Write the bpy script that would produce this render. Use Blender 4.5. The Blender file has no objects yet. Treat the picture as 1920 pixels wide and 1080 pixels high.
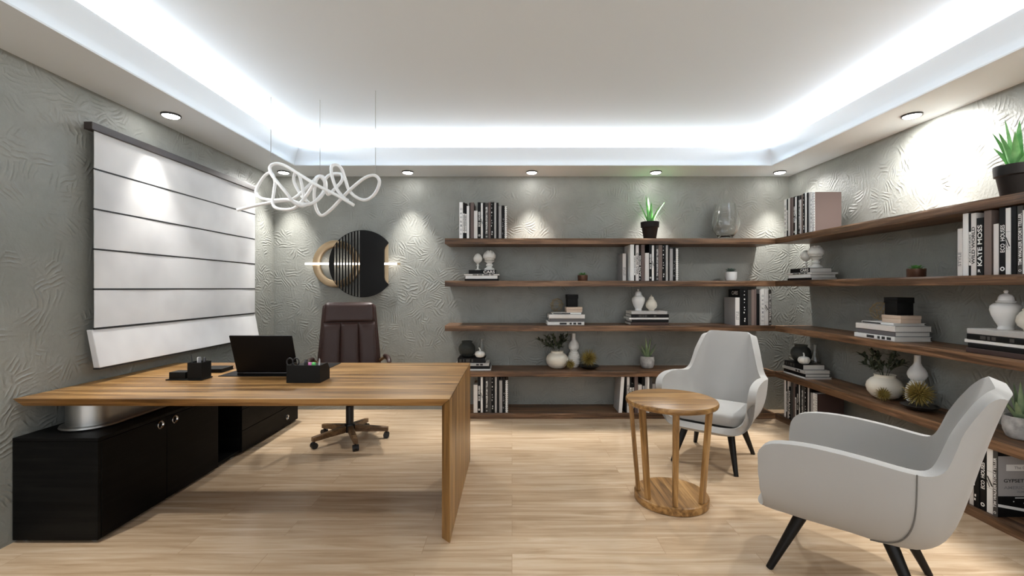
import bpy, bmesh, math, random
from mathutils import Vector, Matrix, Euler

# ------------------------------------------------------------------ camera, world, exposure
scn = bpy.context.scene
COL = scn.collection
PI = math.pi
EYE, F = 1.36, 846.0
camd = bpy.data.cameras.new('camera')
camd.sensor_fit = 'HORIZONTAL'
camd.sensor_width = 36.0
camd.lens = F / 1920 * 36.0
camd.clip_start = 0.05
cam = bpy.data.objects.new('camera', camd)
COL.objects.link(cam)
cam.location = (0, 0, EYE)
cam.rotation_euler = (PI / 2, 0, 0)
scn.camera = cam

world = bpy.data.worlds.new('world')
scn.world = world
world.use_nodes = True
bg = world.node_tree.nodes['Background']
bg.inputs[0].default_value = (0.93, 0.96, 1.0, 1)
bg.inputs[1].default_value = 0.52
scn.view_settings.view_transform = 'Standard'
scn.view_settings.look = 'None'
scn.view_settings.exposure = 1.76
scn.view_settings.gamma = 1.0
scn.view_settings.use_curve_mapping = False
scn.cycles.use_denoising = True
scn.cycles.max_bounces = 10
scn.cycles.diffuse_bounces = 5
scn.cycles.caustics_reflective = False
scn.cycles.caustics_refractive = False
scn.cycles.sample_clamp_indirect = 4.0

# room: x left..right, y towards the rear wall, z up
XL, XR, YB, YF, ZS, ZC = -2.665, 3.10, 5.05, -2.0, 2.608, 2.89
COVE_W = 13.0          # watt per metre of the hidden ceiling strips
SPOT_W = 30.0         # every recessed downlight

def cove_light(name, loc, length, rz, tilt):
    l = bpy.data.lights.new(name, 'AREA')
    l.shape = 'RECTANGLE'
    l.size, l.size_y = length, 0.05
    l.energy = COVE_W * length
    l.color = (0.95, 0.98, 1.0)
    o = bpy.data.objects.new(name, l)
    COL.objects.link(o)
    o.matrix_world = Matrix.Translation(loc) @ Matrix.Rotation(rz, 4, 'Z') @ Matrix.Rotation(tilt, 4, 'X')
    return o
for zl, off, tilt, w in ((2.69, 0.36, PI - 0.25, 1.3), (2.81, 0.26, PI + 1.5, 3.3)):     # low cove strip beside the lip, plus an added grazing fill for the mid ceiling
    COVE_W = w
    cove_light('cove_or_fill_strip', (0.2, YB - off, zl), 5.0, 0, tilt)
    cove_light('cove_or_fill_strip', (XL + off, 1.5, zl), 6.2, PI / 2, tilt)
    cove_light('cove_or_fill_strip', (XR - off, 1.5, zl), 6.2, -PI / 2, tilt)

# ------------------------------------------------------------------ node helpers / materials
def srgb(r, g, b):
    f = lambda c: (c / 255 / 12.92) if c / 255 <= 0.04045 else ((c / 255 + 0.055) / 1.055) ** 2.4
    return (f(r), f(g), f(b), 1)

def mat(name, col, rough=0.5, metal=0.0, spec=0.5, **kw):
    m = bpy.data.materials.new(name)
    m.use_nodes = True
    b = m.node_tree.nodes['Principled BSDF']
    b.inputs['Base Color'].default_value = col if len(col) == 4 else (*col, 1)
    b.inputs['Roughness'].default_value = rough
    b.inputs['Metallic'].default_value = metal
    b.inputs['Specular IOR Level'].default_value = spec
    for k, v in kw.items():
        b.inputs[k].default_value = v
    return m

class NT:
    def __init__(s, m):
        s.t = m.node_tree
        s.b = s.t.nodes['Principled BSDF']
    def n(s, kind, **kw):
        x = s.t.nodes.new('ShaderNode' + kind)
        for k, v in kw.items():
            if k.startswith('i_'):
                x.inputs[int(k[2:])].default_value = v
            else:
                setattr(x, k, v)
        return x
    def l(s, a, b):
        s.t.links.new(a, b)
    def math(s, op, a, b=None, clamp=False):
        x = s.n('Math', operation=op, use_clamp=clamp)
        for i, v in enumerate((a, b)):
            if v is None: continue
            if isinstance(v, (int, float)): x.inputs[i].default_value = v
            else: s.l(v, x.inputs[i])
        return x.outputs[0]
    def ramp(s, fac, stops):
        r = s.n('ValToRGB')
        e = r.color_ramp.elements
        while len(e) < len(stops): e.new(0.5)
        for el, (p, c) in zip(e, stops):
            el.position = p; el.color = c if len(c) == 4 else (*c, 1)
        s.l(fac, r.inputs[0])
        return r.outputs[0]
    def bump(s, h, strength=0.3, dist=0.01):
        b = s.n('Bump')
        b.inputs['Strength'].default_value = strength
        b.inputs['Distance'].default_value = dist
        s.l(h, b.inputs['Height'])
        s.l(b.outputs[0], s.b.inputs['Normal'])

def grain(name, axis, dark, mid, light, scale=1.0, rough=0.45, spec=0.4, bump=0.15, stretch=0.06):
    """wood with its grain along one axis of the object"""
    m = mat(name, mid, rough, spec=spec)
    t = NT(m)
    tc = t.n('TexCoord')
    mp = t.n('Mapping')
    sc = [9.0 * scale] * 3
    sc['xyz'.index(axis)] = 9.0 * scale * stretch
    mp.inputs['Scale'].default_value = sc
    t.l(tc.outputs['Object'], mp.inputs[0])
    n1 = t.n('TexNoise'); n1.inputs['Scale'].default_value = 1.6; n1.inputs['Detail'].default_value = 9; n1.inputs['Roughness'].default_value = 0.62; n1.inputs['Distortion'].default_value = 0.9
    t.l(mp.outputs[0], n1.inputs['Vector'])
    mp2 = t.n('Mapping')
    sc2 = [55.0 * scale] * 3
    sc2['xyz'.index(axis)] = 55.0 * scale * 0.03
    mp2.inputs['Scale'].default_value = sc2
    t.l(tc.outputs['Object'], mp2.inputs[0])
    n2 = t.n('TexNoise'); n2.inputs['Scale'].default_value = 1.0; n2.inputs['Detail'].default_value = 4
    t.l(mp2.outputs[0], n2.inputs['Vector'])
    f = t.math('ADD', t.math('MULTIPLY', n1.outputs[0], 0.72), t.math('MULTIPLY', n2.outputs[0], 0.28))
    c = t.ramp(f, [(0.39, dark), (0.5, mid), (0.60, light)])
    t.l(c, t.b.inputs['Base Color'])
    t.bump(f, bump, 0.004)
    return m

M = {}
# plaster with an embossed leaf-like relief
def plaster():
    m = mat('embossed_plaster', srgb(168, 170, 163), 0.48, spec=0.45)
    t = NT(m)
    g = t.n('NewGeometry')
    nz = t.n('TexNoise'); nz.inputs['Scale'].default_value = 3.0; nz.inputs['Detail'].default_value = 2
    t.l(g.outputs['Position'], nz.inputs['Vector'])
    v0 = t.n('VectorMath', operation='MULTIPLY_ADD'); v0.inputs[1].default_value = (0.14,) * 3
    t.l(nz.outputs['Color'], v0.inputs[0]); t.l(g.outputs['Position'], v0.inputs[2])
    vo = t.n('TexVoronoi'); vo.inputs['Scale'].default_value = 10.0
    t.l(v0.outputs[0], vo.inputs['Vector'])
    sub = t.n('VectorMath', operation='SUBTRACT')
    t.l(v0.outputs[0], sub.inputs[0]); t.l(vo.outputs['Position'], sub.inputs[1])
    sep = t.n('SeparateColor'); t.l(vo.outputs['Color'], sep.inputs[0])
    ang = t.math('MULTIPLY', sep.outputs[0], 6.283)
    ax = t.n('VectorRotate', rotation_type='AXIS_ANGLE')
    t.l(sub.outputs[0], ax.inputs['Vector']); t.l(g.outputs['Normal'], ax.inputs['Axis']); t.l(ang, ax.inputs['Angle'])
    wv = t.n('TexWave', wave_type='BANDS', bands_direction='DIAGONAL', wave_profile='SIN')
    wv.inputs['Scale'].default_value = 15.0; wv.inputs['Distortion'].default_value = 1.8; wv.inputs['Detail'].default_value = 2.0; wv.inputs['Detail Scale'].default_value = 1.6
    t.l(ax.outputs[0], wv.inputs['Vector'])
    n2 = t.n('TexNoise'); n2.inputs['Scale'].default_value = 5.0; n2.inputs['Detail'].default_value = 3
    t.l(g.outputs['Position'], n2.inputs['Vector'])
    mask = t.ramp(n2.outputs[0], [(0.38, (0, 0, 0)), (0.52, (1, 1, 1))])
    edge = t.ramp(vo.outputs['Distance'], [(0.25, (1, 1, 1)), (0.62, (0.15, 0.15, 0.15))])
    pw = t.math('POWER', wv.outputs[1], 2.5)
    h = t.math('MULTIPLY', t.math('MULTIPLY', pw, mask), edge)
    n3 = t.n('TexNoise'); n3.inputs['Scale'].default_value = 60.0; n3.inputs['Detail'].default_value = 4
    t.l(g.outputs['Position'], n3.inputs['Vector'])
    hh = t.math('ADD', h, t.math('MULTIPLY', n3.outputs[0], 0.5))
    t.bump(hh, 0.5, 0.009)
    n4 = t.n('TexNoise'); n4.inputs['Scale'].default_value = 2.2; n4.inputs['Detail'].default_value = 7; n4.inputs['Roughness'].default_value = 0.7
    t.l(g.outputs['Position'], n4.inputs['Vector'])
    c = t.ramp(n4.outputs[0], [(0.3, srgb(128, 130, 125)), (0.7, srgb(148, 149, 143))])
    t.l(c, t.b.inputs['Base Color'])
    return m
M['wall'] = plaster()
M['white'] = mat('ceiling_paint', srgb(222, 230, 237), 0.8, spec=0.2)

def planks():
    m = mat('light_oak_planks', srgb(205, 172, 134), 0.16, spec=0.5)
    t = NT(m)
    g = t.n('NewGeometry')
    br = t.n('TexBrick', offset=0.37, offset_frequency=2)
    br.inputs['Color1'].default_value = (0.25, 0.25, 0.25, 1); br.inputs['Color2'].default_value = (0.75, 0.75, 0.75, 1)
    br.inputs['Mortar'].default_value = (0, 0, 0, 1)
    br.inputs['Scale'].default_value = 1.0
    br.inputs['Mortar Size'].default_value = 0.0012
    br.inputs['Mortar Smooth'].default_value = 0.2
    br.inputs['Brick Width'].default_value = 1.25; br.inputs['Row Height'].default_value = 0.165
    t.l(g.outputs['Position'], br.inputs['Vector'])
    mp = t.n('Mapping'); mp.inputs['Scale'].default_value = (0.9, 13, 1)
    t.l(g.outputs['Position'], mp.inputs[0])
    # every plank its own figure
    add = t.n('VectorMath', operation='MULTIPLY_ADD'); add.inputs[1].default_value = (17, 5, 3)
    t.l(br.outputs[0], add.inputs[0]); t.l(mp.outputs[0], add.inputs[2])
    n1 = t.n('TexNoise'); n1.inputs['Scale'].default_value = 1.7; n1.inputs['Detail'].default_value = 8; n1.inputs['Roughness'].default_value = 0.6; n1.inputs['Distortion'].default_value = 0.7
    t.l(add.outputs[0], n1.inputs['Vector'])
    c = t.ramp(n1.outputs[0], [(0.28, srgb(168, 141, 110)), (0.5, srgb(197, 172, 142)), (0.72, srgb(216, 194, 167))])
    s = t.n('SeparateColor'); t.l(br.outputs[0], s.inputs[0])
    tint = t.ramp(s.outputs[0], [(0.1, (0.90, 0.88, 0.86)), (0.9, (1.05, 1.05, 1.05))])
    mx = t.n('MixRGB', blend_type='MULTIPLY'); mx.inputs[0].default_value = 1
    t.l(c, mx.inputs[1]); t.l(tint, mx.inputs[2])
    mo = t.n('MixRGB', blend_type='MIX'); mo.inputs[2].default_value = srgb(150, 118, 86)
    t.l(t.math('MULTIPLY', br.outputs['Fac'], 0.6), mo.inputs[0]); t.l(mx.outputs[0], mo.inputs[1])
    t.l(mo.outputs[0], t.b.inputs['Base Color'])
    r = t.math('MULTIPLY_ADD', n1.outputs[0], 0.12); t.t.nodes[-1].inputs[2].default_value = 0.12
    t.l(r, t.b.inputs['Roughness'])
    t.bump(t.math('SUBTRACT', n1.outputs[0], t.math('MULTIPLY', br.outputs['Fac'], 2.0)), 0.05, 0.002)
    return m
M['floor'] = planks()

for ax in 'xyz':
    M['oak_' + ax] = grain('golden_oak_' + ax, ax, srgb(94, 66, 34), srgb(142, 104, 58), srgb(180, 140, 88), 1.0, 0.38)
    M['shelf_' + ax] = grain('walnut_board_' + ax, ax, srgb(62, 43, 29), srgb(102, 74, 51), srgb(138, 104, 76), 1.4, 0.45)
M['walnut'] = grain('chair_walnut', 'x', srgb(80, 58, 38), srgb(110, 84, 56), srgb(134, 104, 72), 2.0, 0.4)
M['black_oak'] = grain('black_stained_oak', 'x', (0.0015, 0.0015, 0.0015), (0.003, 0.003, 0.003), (0.006, 0.006, 0.0055), 1.0, 0.5, 0.12)
M['black_oak_y'] = grain('black_stained_oak_front', 'y', (0.001, 0.001, 0.001), (0.0022, 0.002, 0.002), (0.004, 0.0036, 0.0036), 1.0, 0.5, 0.10)

def fabric(name, col, scale=420.0, bump=0.12, rough=0.85):
    m = mat(name, col, rough, spec=0.2)
    m.node_tree.nodes['Principled BSDF'].inputs['Sheen Weight'].default_value = 0.15
    t = NT(m)
    tc = t.n('TexCoord')
    n = t.n('TexNoise'); n.inputs['Scale'].default_value = scale; n.inputs['Detail'].default_value = 2
    t.l(tc.outputs['Object'], n.inputs['Vector'])
    t.bump(n.outputs[0], bump, 0.002)
    return m
M['grey_fabric'] = fabric('light_grey_upholstery', srgb(164, 162, 158))
M['seam'] = mat('seam_thread', srgb(108, 106, 102), 0.9, spec=0.1)
def blind_cloth():
    m = fabric('white_blind_cloth', srgb(222, 222, 222), 300, 0.08)
    t = NT(m)
    g = t.n('NewGeometry')
    n = t.n('TexNoise'); n.inputs['Scale'].default_value = 1.6; n.inputs['Detail'].default_value = 3
    t.l(g.outputs['Position'], n.inputs['Vector'])
    t.l(t.ramp(n.outputs[0], [(0.35, srgb(203, 203, 204)), (0.6, srgb(228, 228, 228))]), t.b.inputs['Base Color'])
    return m
M['blind'] = blind_cloth()
M['leather'] = mat('dark_brown_leather', srgb(52, 33, 28), 0.42, spec=0.35)
_t = NT(M['leather']); _c = _t.n('TexCoord'); _v = _t.n('TexVoronoi'); _v.inputs['Scale'].default_value = 130
_t.l(_c.outputs['Object'], _v.inputs['Vector']); _t.bump(_v.outputs['Distance'], 0.08, 0.002)
M['black'] = mat('matt_black', (0.004, 0.004, 0.004), 0.55, spec=0.2)
M['black_plastic'] = mat('black_plastic', (0.016, 0.016, 0.017), 0.35, spec=0.4)
M['dark_wood_leg'] = mat('black_lacquered_leg', (0.005, 0.0045, 0.004), 0.4, spec=0.25)
M['laptop'] = mat('dark_laptop_shell', (0.004, 0.0035, 0.0035), 0.5, spec=0.15)
M['organizer'] = mat('black_leather_box', (0.007, 0.007, 0.0065), 0.55, spec=0.2)
M['desk_pad'] = mat('black_desk_pad', (0.006, 0.006, 0.0065), 0.6, spec=0.2)
M['screen'] = mat('dark_screen', (0.01, 0.01, 0.012), 0.15)
M['silver'] = mat('brushed_aluminium', srgb(176, 176, 174), 0.36, 1.0)
M['chrome'] = mat('chrome_ring', srgb(205, 205, 205), 0.2, 1.0)
M['gold'] = mat('brushed_brass', srgb(196, 172, 140), 0.3, 1.0)
M['gold_wire'] = mat('antique_brass_wire', srgb(176, 150, 104), 0.38, 1.0)
M['rail'] = mat('dark_brown_rail', srgb(56, 48, 45), 0.45)
M['batten'] = mat('black_batten', (0.012, 0.012, 0.013), 0.6)
M['lamp_ring'] = mat('dark_lamp_ring', (0.03, 0.03, 0.03), 0.35, 0.3)
M['disc'] = mat('lit_lamp_disc', (1, 1, 1), 0.5)
_b = M['disc'].node_tree.nodes['Principled BSDF']; _b.inputs['Emission Color'].default_value = (1, 0.98, 0.95, 1); _b.inputs['Emission Strength'].default_value = 14
M['led'] = mat('lit_light_bar', (1, 1, 1), 0.5)
_b = M['led'].node_tree.nodes['Principled BSDF']; _b.inputs['Emission Color'].default_value = (1, 0.88, 0.76, 1); _b.inputs['Emission Strength'].default_value = 3.2
M['tube'] = mat('white_light_tube', srgb(214, 214, 212), 0.4)
_b = M['tube'].node_tree.nodes['Principled BSDF']; _b.inputs['Emission Color'].default_value = (1, 1, 1, 1); _b.inputs['Emission Strength'].default_value = 0.03
M['cable'] = mat('thin_grey_cable', srgb(140, 138, 136), 0.5)
M['plaster_white'] = mat('white_plaster_ornament', srgb(226, 225, 220), 0.7, spec=0.25)
M['ceramic'] = mat('white_ceramic', srgb(226, 226, 224), 0.35, spec=0.45)
M['cream_ceramic'] = mat('cream_ceramic', srgb(220, 214, 200), 0.5, spec=0.4)
M['pot_grey'] = mat('grey_concrete_pot', srgb(172, 170, 167), 0.8, spec=0.2)
_t = NT(M['pot_grey']); _c = _t.n('TexCoord'); _v = _t.n('TexNoise'); _v.inputs['Scale'].default_value = 22; _v.inputs['Detail'].default_value = 5
_t.l(_c.outputs['Object'], _v.inputs['Vector']); _t.l(_t.ramp(_v.outputs[0], [(0.35, srgb(146, 144, 141)), (0.65, srgb(190, 188, 184))]), _t.b.inputs['Base Color'])
M['pot_black'] = mat('black_clay_pot', srgb(24, 20, 18), 0.6, spec=0.25)
M['pot_brown'] = mat('copper_brown_pot', srgb(98, 66, 50), 0.4, 0.35)
M['soil'] = mat('dark_soil', srgb(34, 27, 22), 0.95, spec=0.1)
def leafmat(name, a, b, rough=0.4):
    m = mat(name, a, rough, spec=0.4)
    t = NT(m); c = t.n('TexCoord'); n = t.n('TexNoise'); n.inputs['Scale'].default_value = 14; n.inputs['Detail'].default_value = 3
    t.l(c.outputs['Object'], n.inputs['Vector']); t.l(t.ramp(n.outputs[0], [(0.35, a), (0.65, b)]), t.b.inputs['Base Color'])
    return m
M['aloe_bright'] = leafmat('bright_green_aloe', srgb(84, 150, 80), srgb(134, 188, 124))
M['aloe_dull'] = leafmat('dusty_green_aloe', srgb(104, 128, 92), srgb(144, 164, 128))
M['succulent'] = leafmat('green_succulent', srgb(96, 150, 84), srgb(132, 184, 112))
M['succulent_blue'] = leafmat('blue_green_succulent', srgb(80, 100, 92), srgb(122, 142, 134))
M['olive'] = leafmat('dark_olive_leaf', srgb(44, 50, 36), srgb(66, 74, 54))
M['spike'] = leafmat('mustard_spike', srgb(112, 96, 44), srgb(150, 132, 70), 0.5)
M['dish'] = mat('black_dish', (0.015, 0.013, 0.012), 0.35)
M['smoke_glass'] = mat('smoked_glass', srgb(120, 124, 120), 0.10, spec=0.5, **{'Transmission Weight': 0.8, 'IOR': 1.2})
M['glass'] = mat('clear_glass', (0.97, 0.98, 0.98, 1), 0.02, **{'Transmission Weight': 1.0, 'IOR': 1.45})
M['box_black'] = mat('black_card_box', (0.004, 0.004, 0.004), 0.6, spec=0.2)
M['box_pink'] = mat('blush_card_box', srgb(206, 184, 164), 0.7)
M['page'] = mat('book_pages', srgb(222, 219, 212), 0.85, spec=0.15)
BC = {'white': srgb(228, 227, 224), 'offwhite': srgb(212, 208, 204), 'black': (0.004, 0.004, 0.0045, 1), 'brown': srgb(104, 90, 86), 'taupe': srgb(118, 104, 98),
      'silver': srgb(176, 174, 172), 'grey': srgb(160, 158, 157), 'charcoal': srgb(72, 70, 68), 'slate': srgb(100, 98, 100), 'darkbrown': srgb(74, 58, 54)}
for k, c in BC.items():
    M['cover_' + k] = mat(k + '_book_cover', c, 0.5, spec=0.2)
M['ink'] = mat('dark_ink', (0.02, 0.02, 0.02), 0.6)
M['ink_grey'] = mat('grey_ink', srgb(130, 130, 132), 0.6)
M['ink_white'] = mat('white_ink', srgb(232, 231, 228), 0.6)
M['pink'] = mat('pink_marker', srgb(222, 128, 190), 0.5)
M['green'] = mat('green_marker', srgb(104, 214, 116), 0.5)
M['pencil'] = mat('white_pen', srgb(205, 205, 205), 0.5)
M['steel'] = mat('dark_steel', (0.08, 0.08, 0.085), 0.35, 0.8)

# ------------------------------------------------------------------ mesh builder
class MB:
    """collects geometry and links it as one mesh object"""
    def __init__(s):
        s.v, s.f, s.mi, s.sm = [], [], [], []
    def add(s, vs, fs, mi=0, smooth=False, T=None):
        o = len(s.v)
        s.v += [tuple(T @ Vector(p)) if T else tuple(p) for p in vs]
        s.f += [tuple(i + o for i in f) for f in fs]
        s.mi += [mi] * len(fs); s.sm += [smooth] * len(fs)
        return s
    def hexa(s, p, mi=0, T=None):          # 8 corners: bottom ring then top ring
        return s.add(p, [(3, 2, 1, 0), (4, 5, 6, 7), (0, 1, 5, 4), (1, 2, 6, 5), (2, 3, 7, 6), (3, 0, 4, 7)], mi, False, T)
    def box(s, a, b, mi=0, T=None):
        x0, y0, z0 = a; x1, y1, z1 = b
        return s.hexa([(x0, y0, z0), (x1, y0, z0), (x1, y1, z0), (x0, y1, z0), (x0, y0, z1), (x1, y0, z1), (x1, y1, z1), (x0, y1, z1)], mi, T)
    def rbox(s, a, b, r, seg=3, mi=0, T=None, smooth=True):
        bm = bmesh.new()
        bmesh.ops.create_cube(bm, size=1.0)
        for v in bm.verts:
            v.co = Vector([a[i] + (v.co[i] + 0.5) * (b[i] - a[i]) for i in range(3)])
        bmesh.ops.bevel(bm, geom=bm.edges[:], offset=r, segments=seg, profile=0.5, affect='EDGES')
        bm.verts.index_update()
        s.add([v.co.copy() for v in bm.verts], [[v.index for v in f.verts] for f in bm.faces], mi, smooth, T)
        bm.free()
        return s
    def lathe(s, prof, n=32, mi=0, T=None, smooth=True, caps=True, warp=None):
        vs, fs = [], []
        for r, z in prof:
            for i in range(n):
                a = 2 * PI * i / n
                rr = r * (warp(a, z) if warp else 1)
                vs.append((rr * math.cos(a), rr * math.sin(a), z))
        for k in range(len(prof) - 1):
            for i in range(n):
                j = (i + 1) % n
                fs.append((k * n + i, k * n + j, k * n + n + j, k * n + n + i))
        if caps:
            if prof[0][0] > 1e-6: fs.append(tuple(range(n - 1, -1, -1)))
            if prof[-1][0] > 1e-6: fs.append(tuple(range((len(prof) - 1) * n, len(prof) * n)))
        return s.add(vs, fs, mi, smooth, T)
    def rod(s, p, q, r0, r1=None, n=12, mi=0, T=None, smooth=True):
        p, q = Vector(p), Vector(q)
        r1 = r0 if r1 is None else r1
        d = q - p
        R = d.to_track_quat('Z', 'Y').to_matrix().to_4x4()
        TT = Matrix.Translation(p) @ R
        if T: TT = T @ TT
        return s.lathe([(r0, 0), (r1, d.length)], n, mi, TT, smooth)
    def tube(s, pts, r, n=8, mi=0, closed=False, T=None, smooth=True):
        P = [Vector(p) for p in pts]
        N = len(P)
        rs = r if isinstance(r, (list, tuple)) else [r] * N
        vs, fs = [], []
        up = None
        for i in range(N):
            a = P[(i - 1) % N] if (closed or i > 0) else P[0]
            b = P[(i + 1) % N] if (closed or i < N - 1) else P[-1]
            t = (b - a).normalized()
            if up is None:
                up = t.orthogonal().normalized()
            else:
                up = (up - t * up.dot(t))
                up = up.normalized() if up.length > 1e-6 else t.orthogonal().normalized()
            w = t.cross(up)
            for k in range(n):
                an = 2 * PI * k / n
                vs.append(P[i] + (up * math.cos(an) + w * math.sin(an)) * rs[i])
        for i in range(N if closed else N - 1):
            j = (i + 1) % N
            off = 0
            if closed and j == 0:      # twist correction
                best = min(range(n), key=lambda o: (vs[(N - 1) * n] - vs[o]).length)
                off = best
            for k in range(n):
                k2 = (k + 1) % n
                fs.append((i * n + k, i * n + k2, j * n + (k2 + off) % n, j * n + (k + off) % n))
        if not closed:
            fs.append(tuple(range(n - 1, -1, -1))); fs.append(tuple(range((N - 1) * n, N * n)))
        return s.add(vs, fs, mi, smooth, T)
    def prism(s, poly, d0, d1, axis='y', mi=0, T=None, smooth=False):
        """polygon (two coordinates) extruded along an axis"""
        def m(p, d):
            return {'y': (p[0], d, p[1]), 'z': (p[0], p[1], d), 'x': (d, p[0], p[1])}[axis]
        n = len(poly)
        vs = [m(p, d0) for p in poly] + [m(p, d1) for p in poly]
        fs = [tuple(range(n)), tuple(range(2 * n - 1, n - 1, -1))]
        s.add(vs, fs, mi, False, T)
        o = len(s.v) - 2 * n
        for i in range(n):
            j = (i + 1) % n
            s.f.append((o + i, o + n + i, o + n + j, o + j)); s.mi.append(mi); s.sm.append(smooth)
        return s
    def grid(s, rows, mi=0, smooth=True, T=None, closed=False):
        n = len(rows[0])
        vs = [p for r in rows for p in r]
        fs = []
        for k in range(len(rows) - 1):
            for i in range(n if closed else n - 1):
                j = (i + 1) % n
                fs.append((k * n + i, k * n + j, (k + 1) * n + j, (k + 1) * n + i))
        return s.add(vs, fs, mi, smooth, T)
    def build(s, name, mats, parent=None, bevel=0, seg=2, fix=True, solid=0, sub=0):
        me = bpy.data.meshes.new(name)
        me.from_pydata(s.v, [], s.f)
        for m in (mats if isinstance(mats, (list, tuple)) else [mats]):
            me.materials.append(M[m] if isinstance(m, str) else m)
        me.polygons.foreach_set('material_index', s.mi)
        me.polygons.foreach_set('use_smooth', s.sm)
        if fix:
            bm = bmesh.new(); bm.from_mesh(me)
            bmesh.ops.recalc_face_normals(bm, faces=bm.faces[:])
            bm.to_mesh(me); bm.free()
        me.set_sharp_from_angle(angle=math.radians(42)) if any(s.sm) else None
        me.update()
        o = bpy.data.objects.new(name, me)
        COL.objects.link(o)
        if parent: o.parent = parent
        if solid:
            d = o.modifiers.new('thickness', 'SOLIDIFY'); d.thickness = solid; d.offset = -1; d.use_even_offset = True
        if bevel:
            d = o.modifiers.new('edge', 'BEVEL'); d.width = bevel; d.segments = seg; d.limit_method = 'ANGLE'; d.angle_limit = math.radians(50)
        if sub:
            d = o.modifiers.new('smooth', 'SUBSURF'); d.levels = sub; d.render_levels = sub
        return o

def tag(o, label=None, cat=None, group=None, kind=None):
    if label: o['label'] = label
    if cat: o['category'] = cat
    if group: o['group'] = group
    if kind: o['kind'] = kind
    return o

def thing(name, label, cat, loc=(0, 0, 0), rz=0.0, group=None):
    o = bpy.data.objects.new(name, None)
    o.empty_display_size = 0.05
    COL.objects.link(o)
    o.location = loc
    o.rotation_euler = (0, 0, rz)
    return tag(o, label, cat, group)

def struct(mb, name, m, **kw):
    return tag(mb.build(name, m, **kw), kind='structure')

def catmull(pts, n=8, closed=False):
    P = [Vector(p) for p in pts]
    N = len(P)
    out = []
    for i in range(N if closed else N - 1):
        g = (lambda k: P[k % N]) if closed else (lambda k: P[min(max(k, 0), N - 1)])
        a, b, c, d = g(i - 1), g(i), g(i + 1), g(i + 2)
        for k in range(n):
            t = k / n
            out.append(0.5 * ((2 * b) + (c - a) * t + (2 * a - 5 * b + 4 * c - d) * t * t + (3 * b - a - 3 * c + d) * t ** 3))
    if not closed: out.append(P[-1])
    return out

_txt = {}
def text_mesh(s):
    """glyph outlines of the built-in font as (verts, faces), box 0..w by 0..h"""
    if s in _txt: return _txt[s]
    cu = bpy.data.curves.new('glyphs', 'FONT')
    cu.body = s; cu.size = 1.0; cu.resolution_u = 3
    cu.offset = 0.022
    o = bpy.data.objects.new('glyphs', cu)
    COL.objects.link(o)
    dg = bpy.context.evaluated_depsgraph_get()
    me = bpy.data.meshes.new_from_object(o.evaluated_get(dg))
    vs = [v.co.copy() for v in me.vertices]; fs = [tuple(p.vertices) for p in me.polygons]
    bpy.data.objects.remove(o); bpy.data.curves.remove(cu); bpy.data.meshes.remove(me)
    x0 = min(v.x for v in vs); y0 = min(v.y for v in vs)
    vs = [Vector((v.x - x0, v.y - y0, 0)) for v in vs]
    _txt[s] = (vs, fs, max(v.x for v in vs), max(v.y for v in vs))
    return _txt[s]

def put_text(mb, s, frame, w, h, mi=0):
    """lay text into a w x h box of the plane frame (Matrix: x along, y up)"""
    vs, fs, tw, th = text_mesh(s)
    mb.add([(v.x / tw * w, v.y / th * h, 0) for v in vs], fs, mi, False, frame)

# ------------------------------------------------------------------ the room
struct(MB().box((XL - .2, YF, -.1), (XR + .2, YB + .2, 0)), 'floor', 'floor')
struct(MB().box((XL - .2, YB, 0), (XR + .2, YB + .2, 3.1)), 'wall_back', 'wall')
struct(MB().box((XL - .2, YF, 0), (XL, YB, 3.1)), 'wall_left', 'wall')
struct(MB().box((XR, YF, 0), (XR + .2, YB, 3.1)), 'wall_right', 'wall')
struct(MB().box((XL, YF, ZC), (XR, YB, ZC + .2)), 'ceiling', 'white')

# dropped ceiling border with a flared lip that hides the light strip
SW = 0.447
def border(name, T, a0, a1, m0, m1):
    """runs along local x; local y points from the wall into the room; ends mitred where m is 1"""
    prof = [(0, ZS), (SW, ZS), (SW + .004, ZS + .008), (SW + .004, ZS + .042), (SW + .012, ZS + .062), (SW + .030, ZS + .092), (SW + .052, ZS + .125),
            (SW + .072, ZS + .150), (SW + .078, ZS + .163), (SW + .066, ZS + .163), (SW + .040, ZS + .130), (SW - .02, ZS + .070), (0, ZS + .070)]
    mb = MB()
    n = len(prof)
    vs = [(a0 + m0 * y, y, z) for y, z in prof] + [(a1 - m1 * y, y, z) for y, z in prof]
    fs = [tuple(range(n)), tuple(range(2 * n - 1, n - 1, -1))] + [(i, n + i, n + (i + 1) % n, (i + 1) % n) for i in range(n)]
    mb.add(vs, fs, 0, True, T)
    o = struct(mb, name, 'white')
    o.data.set_sharp_from_angle(angle=math.radians(24))
    return o
border('trim_1', Matrix.Translation((0, YB, 0)) @ Matrix.Scale(-1, 4, (0, 1, 0)), XL, XR, 1, 1)
border('trim_2', Matrix.Translation((XL, 0, 0)) @ Matrix(((0, 1, 0, 0), (1, 0, 0, 0), (0, 0, 1, 0), (0, 0, 0, 1))), YF, YB, 0, 1)
border('trim_3', Matrix.Translation((XR, 0, 0)) @ Matrix(((0, -1, 0, 0), (1, 0, 0, 0), (0, 0, 1, 0), (0, 0, 0, 1))), YF, YB, 0, 1)

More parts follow.
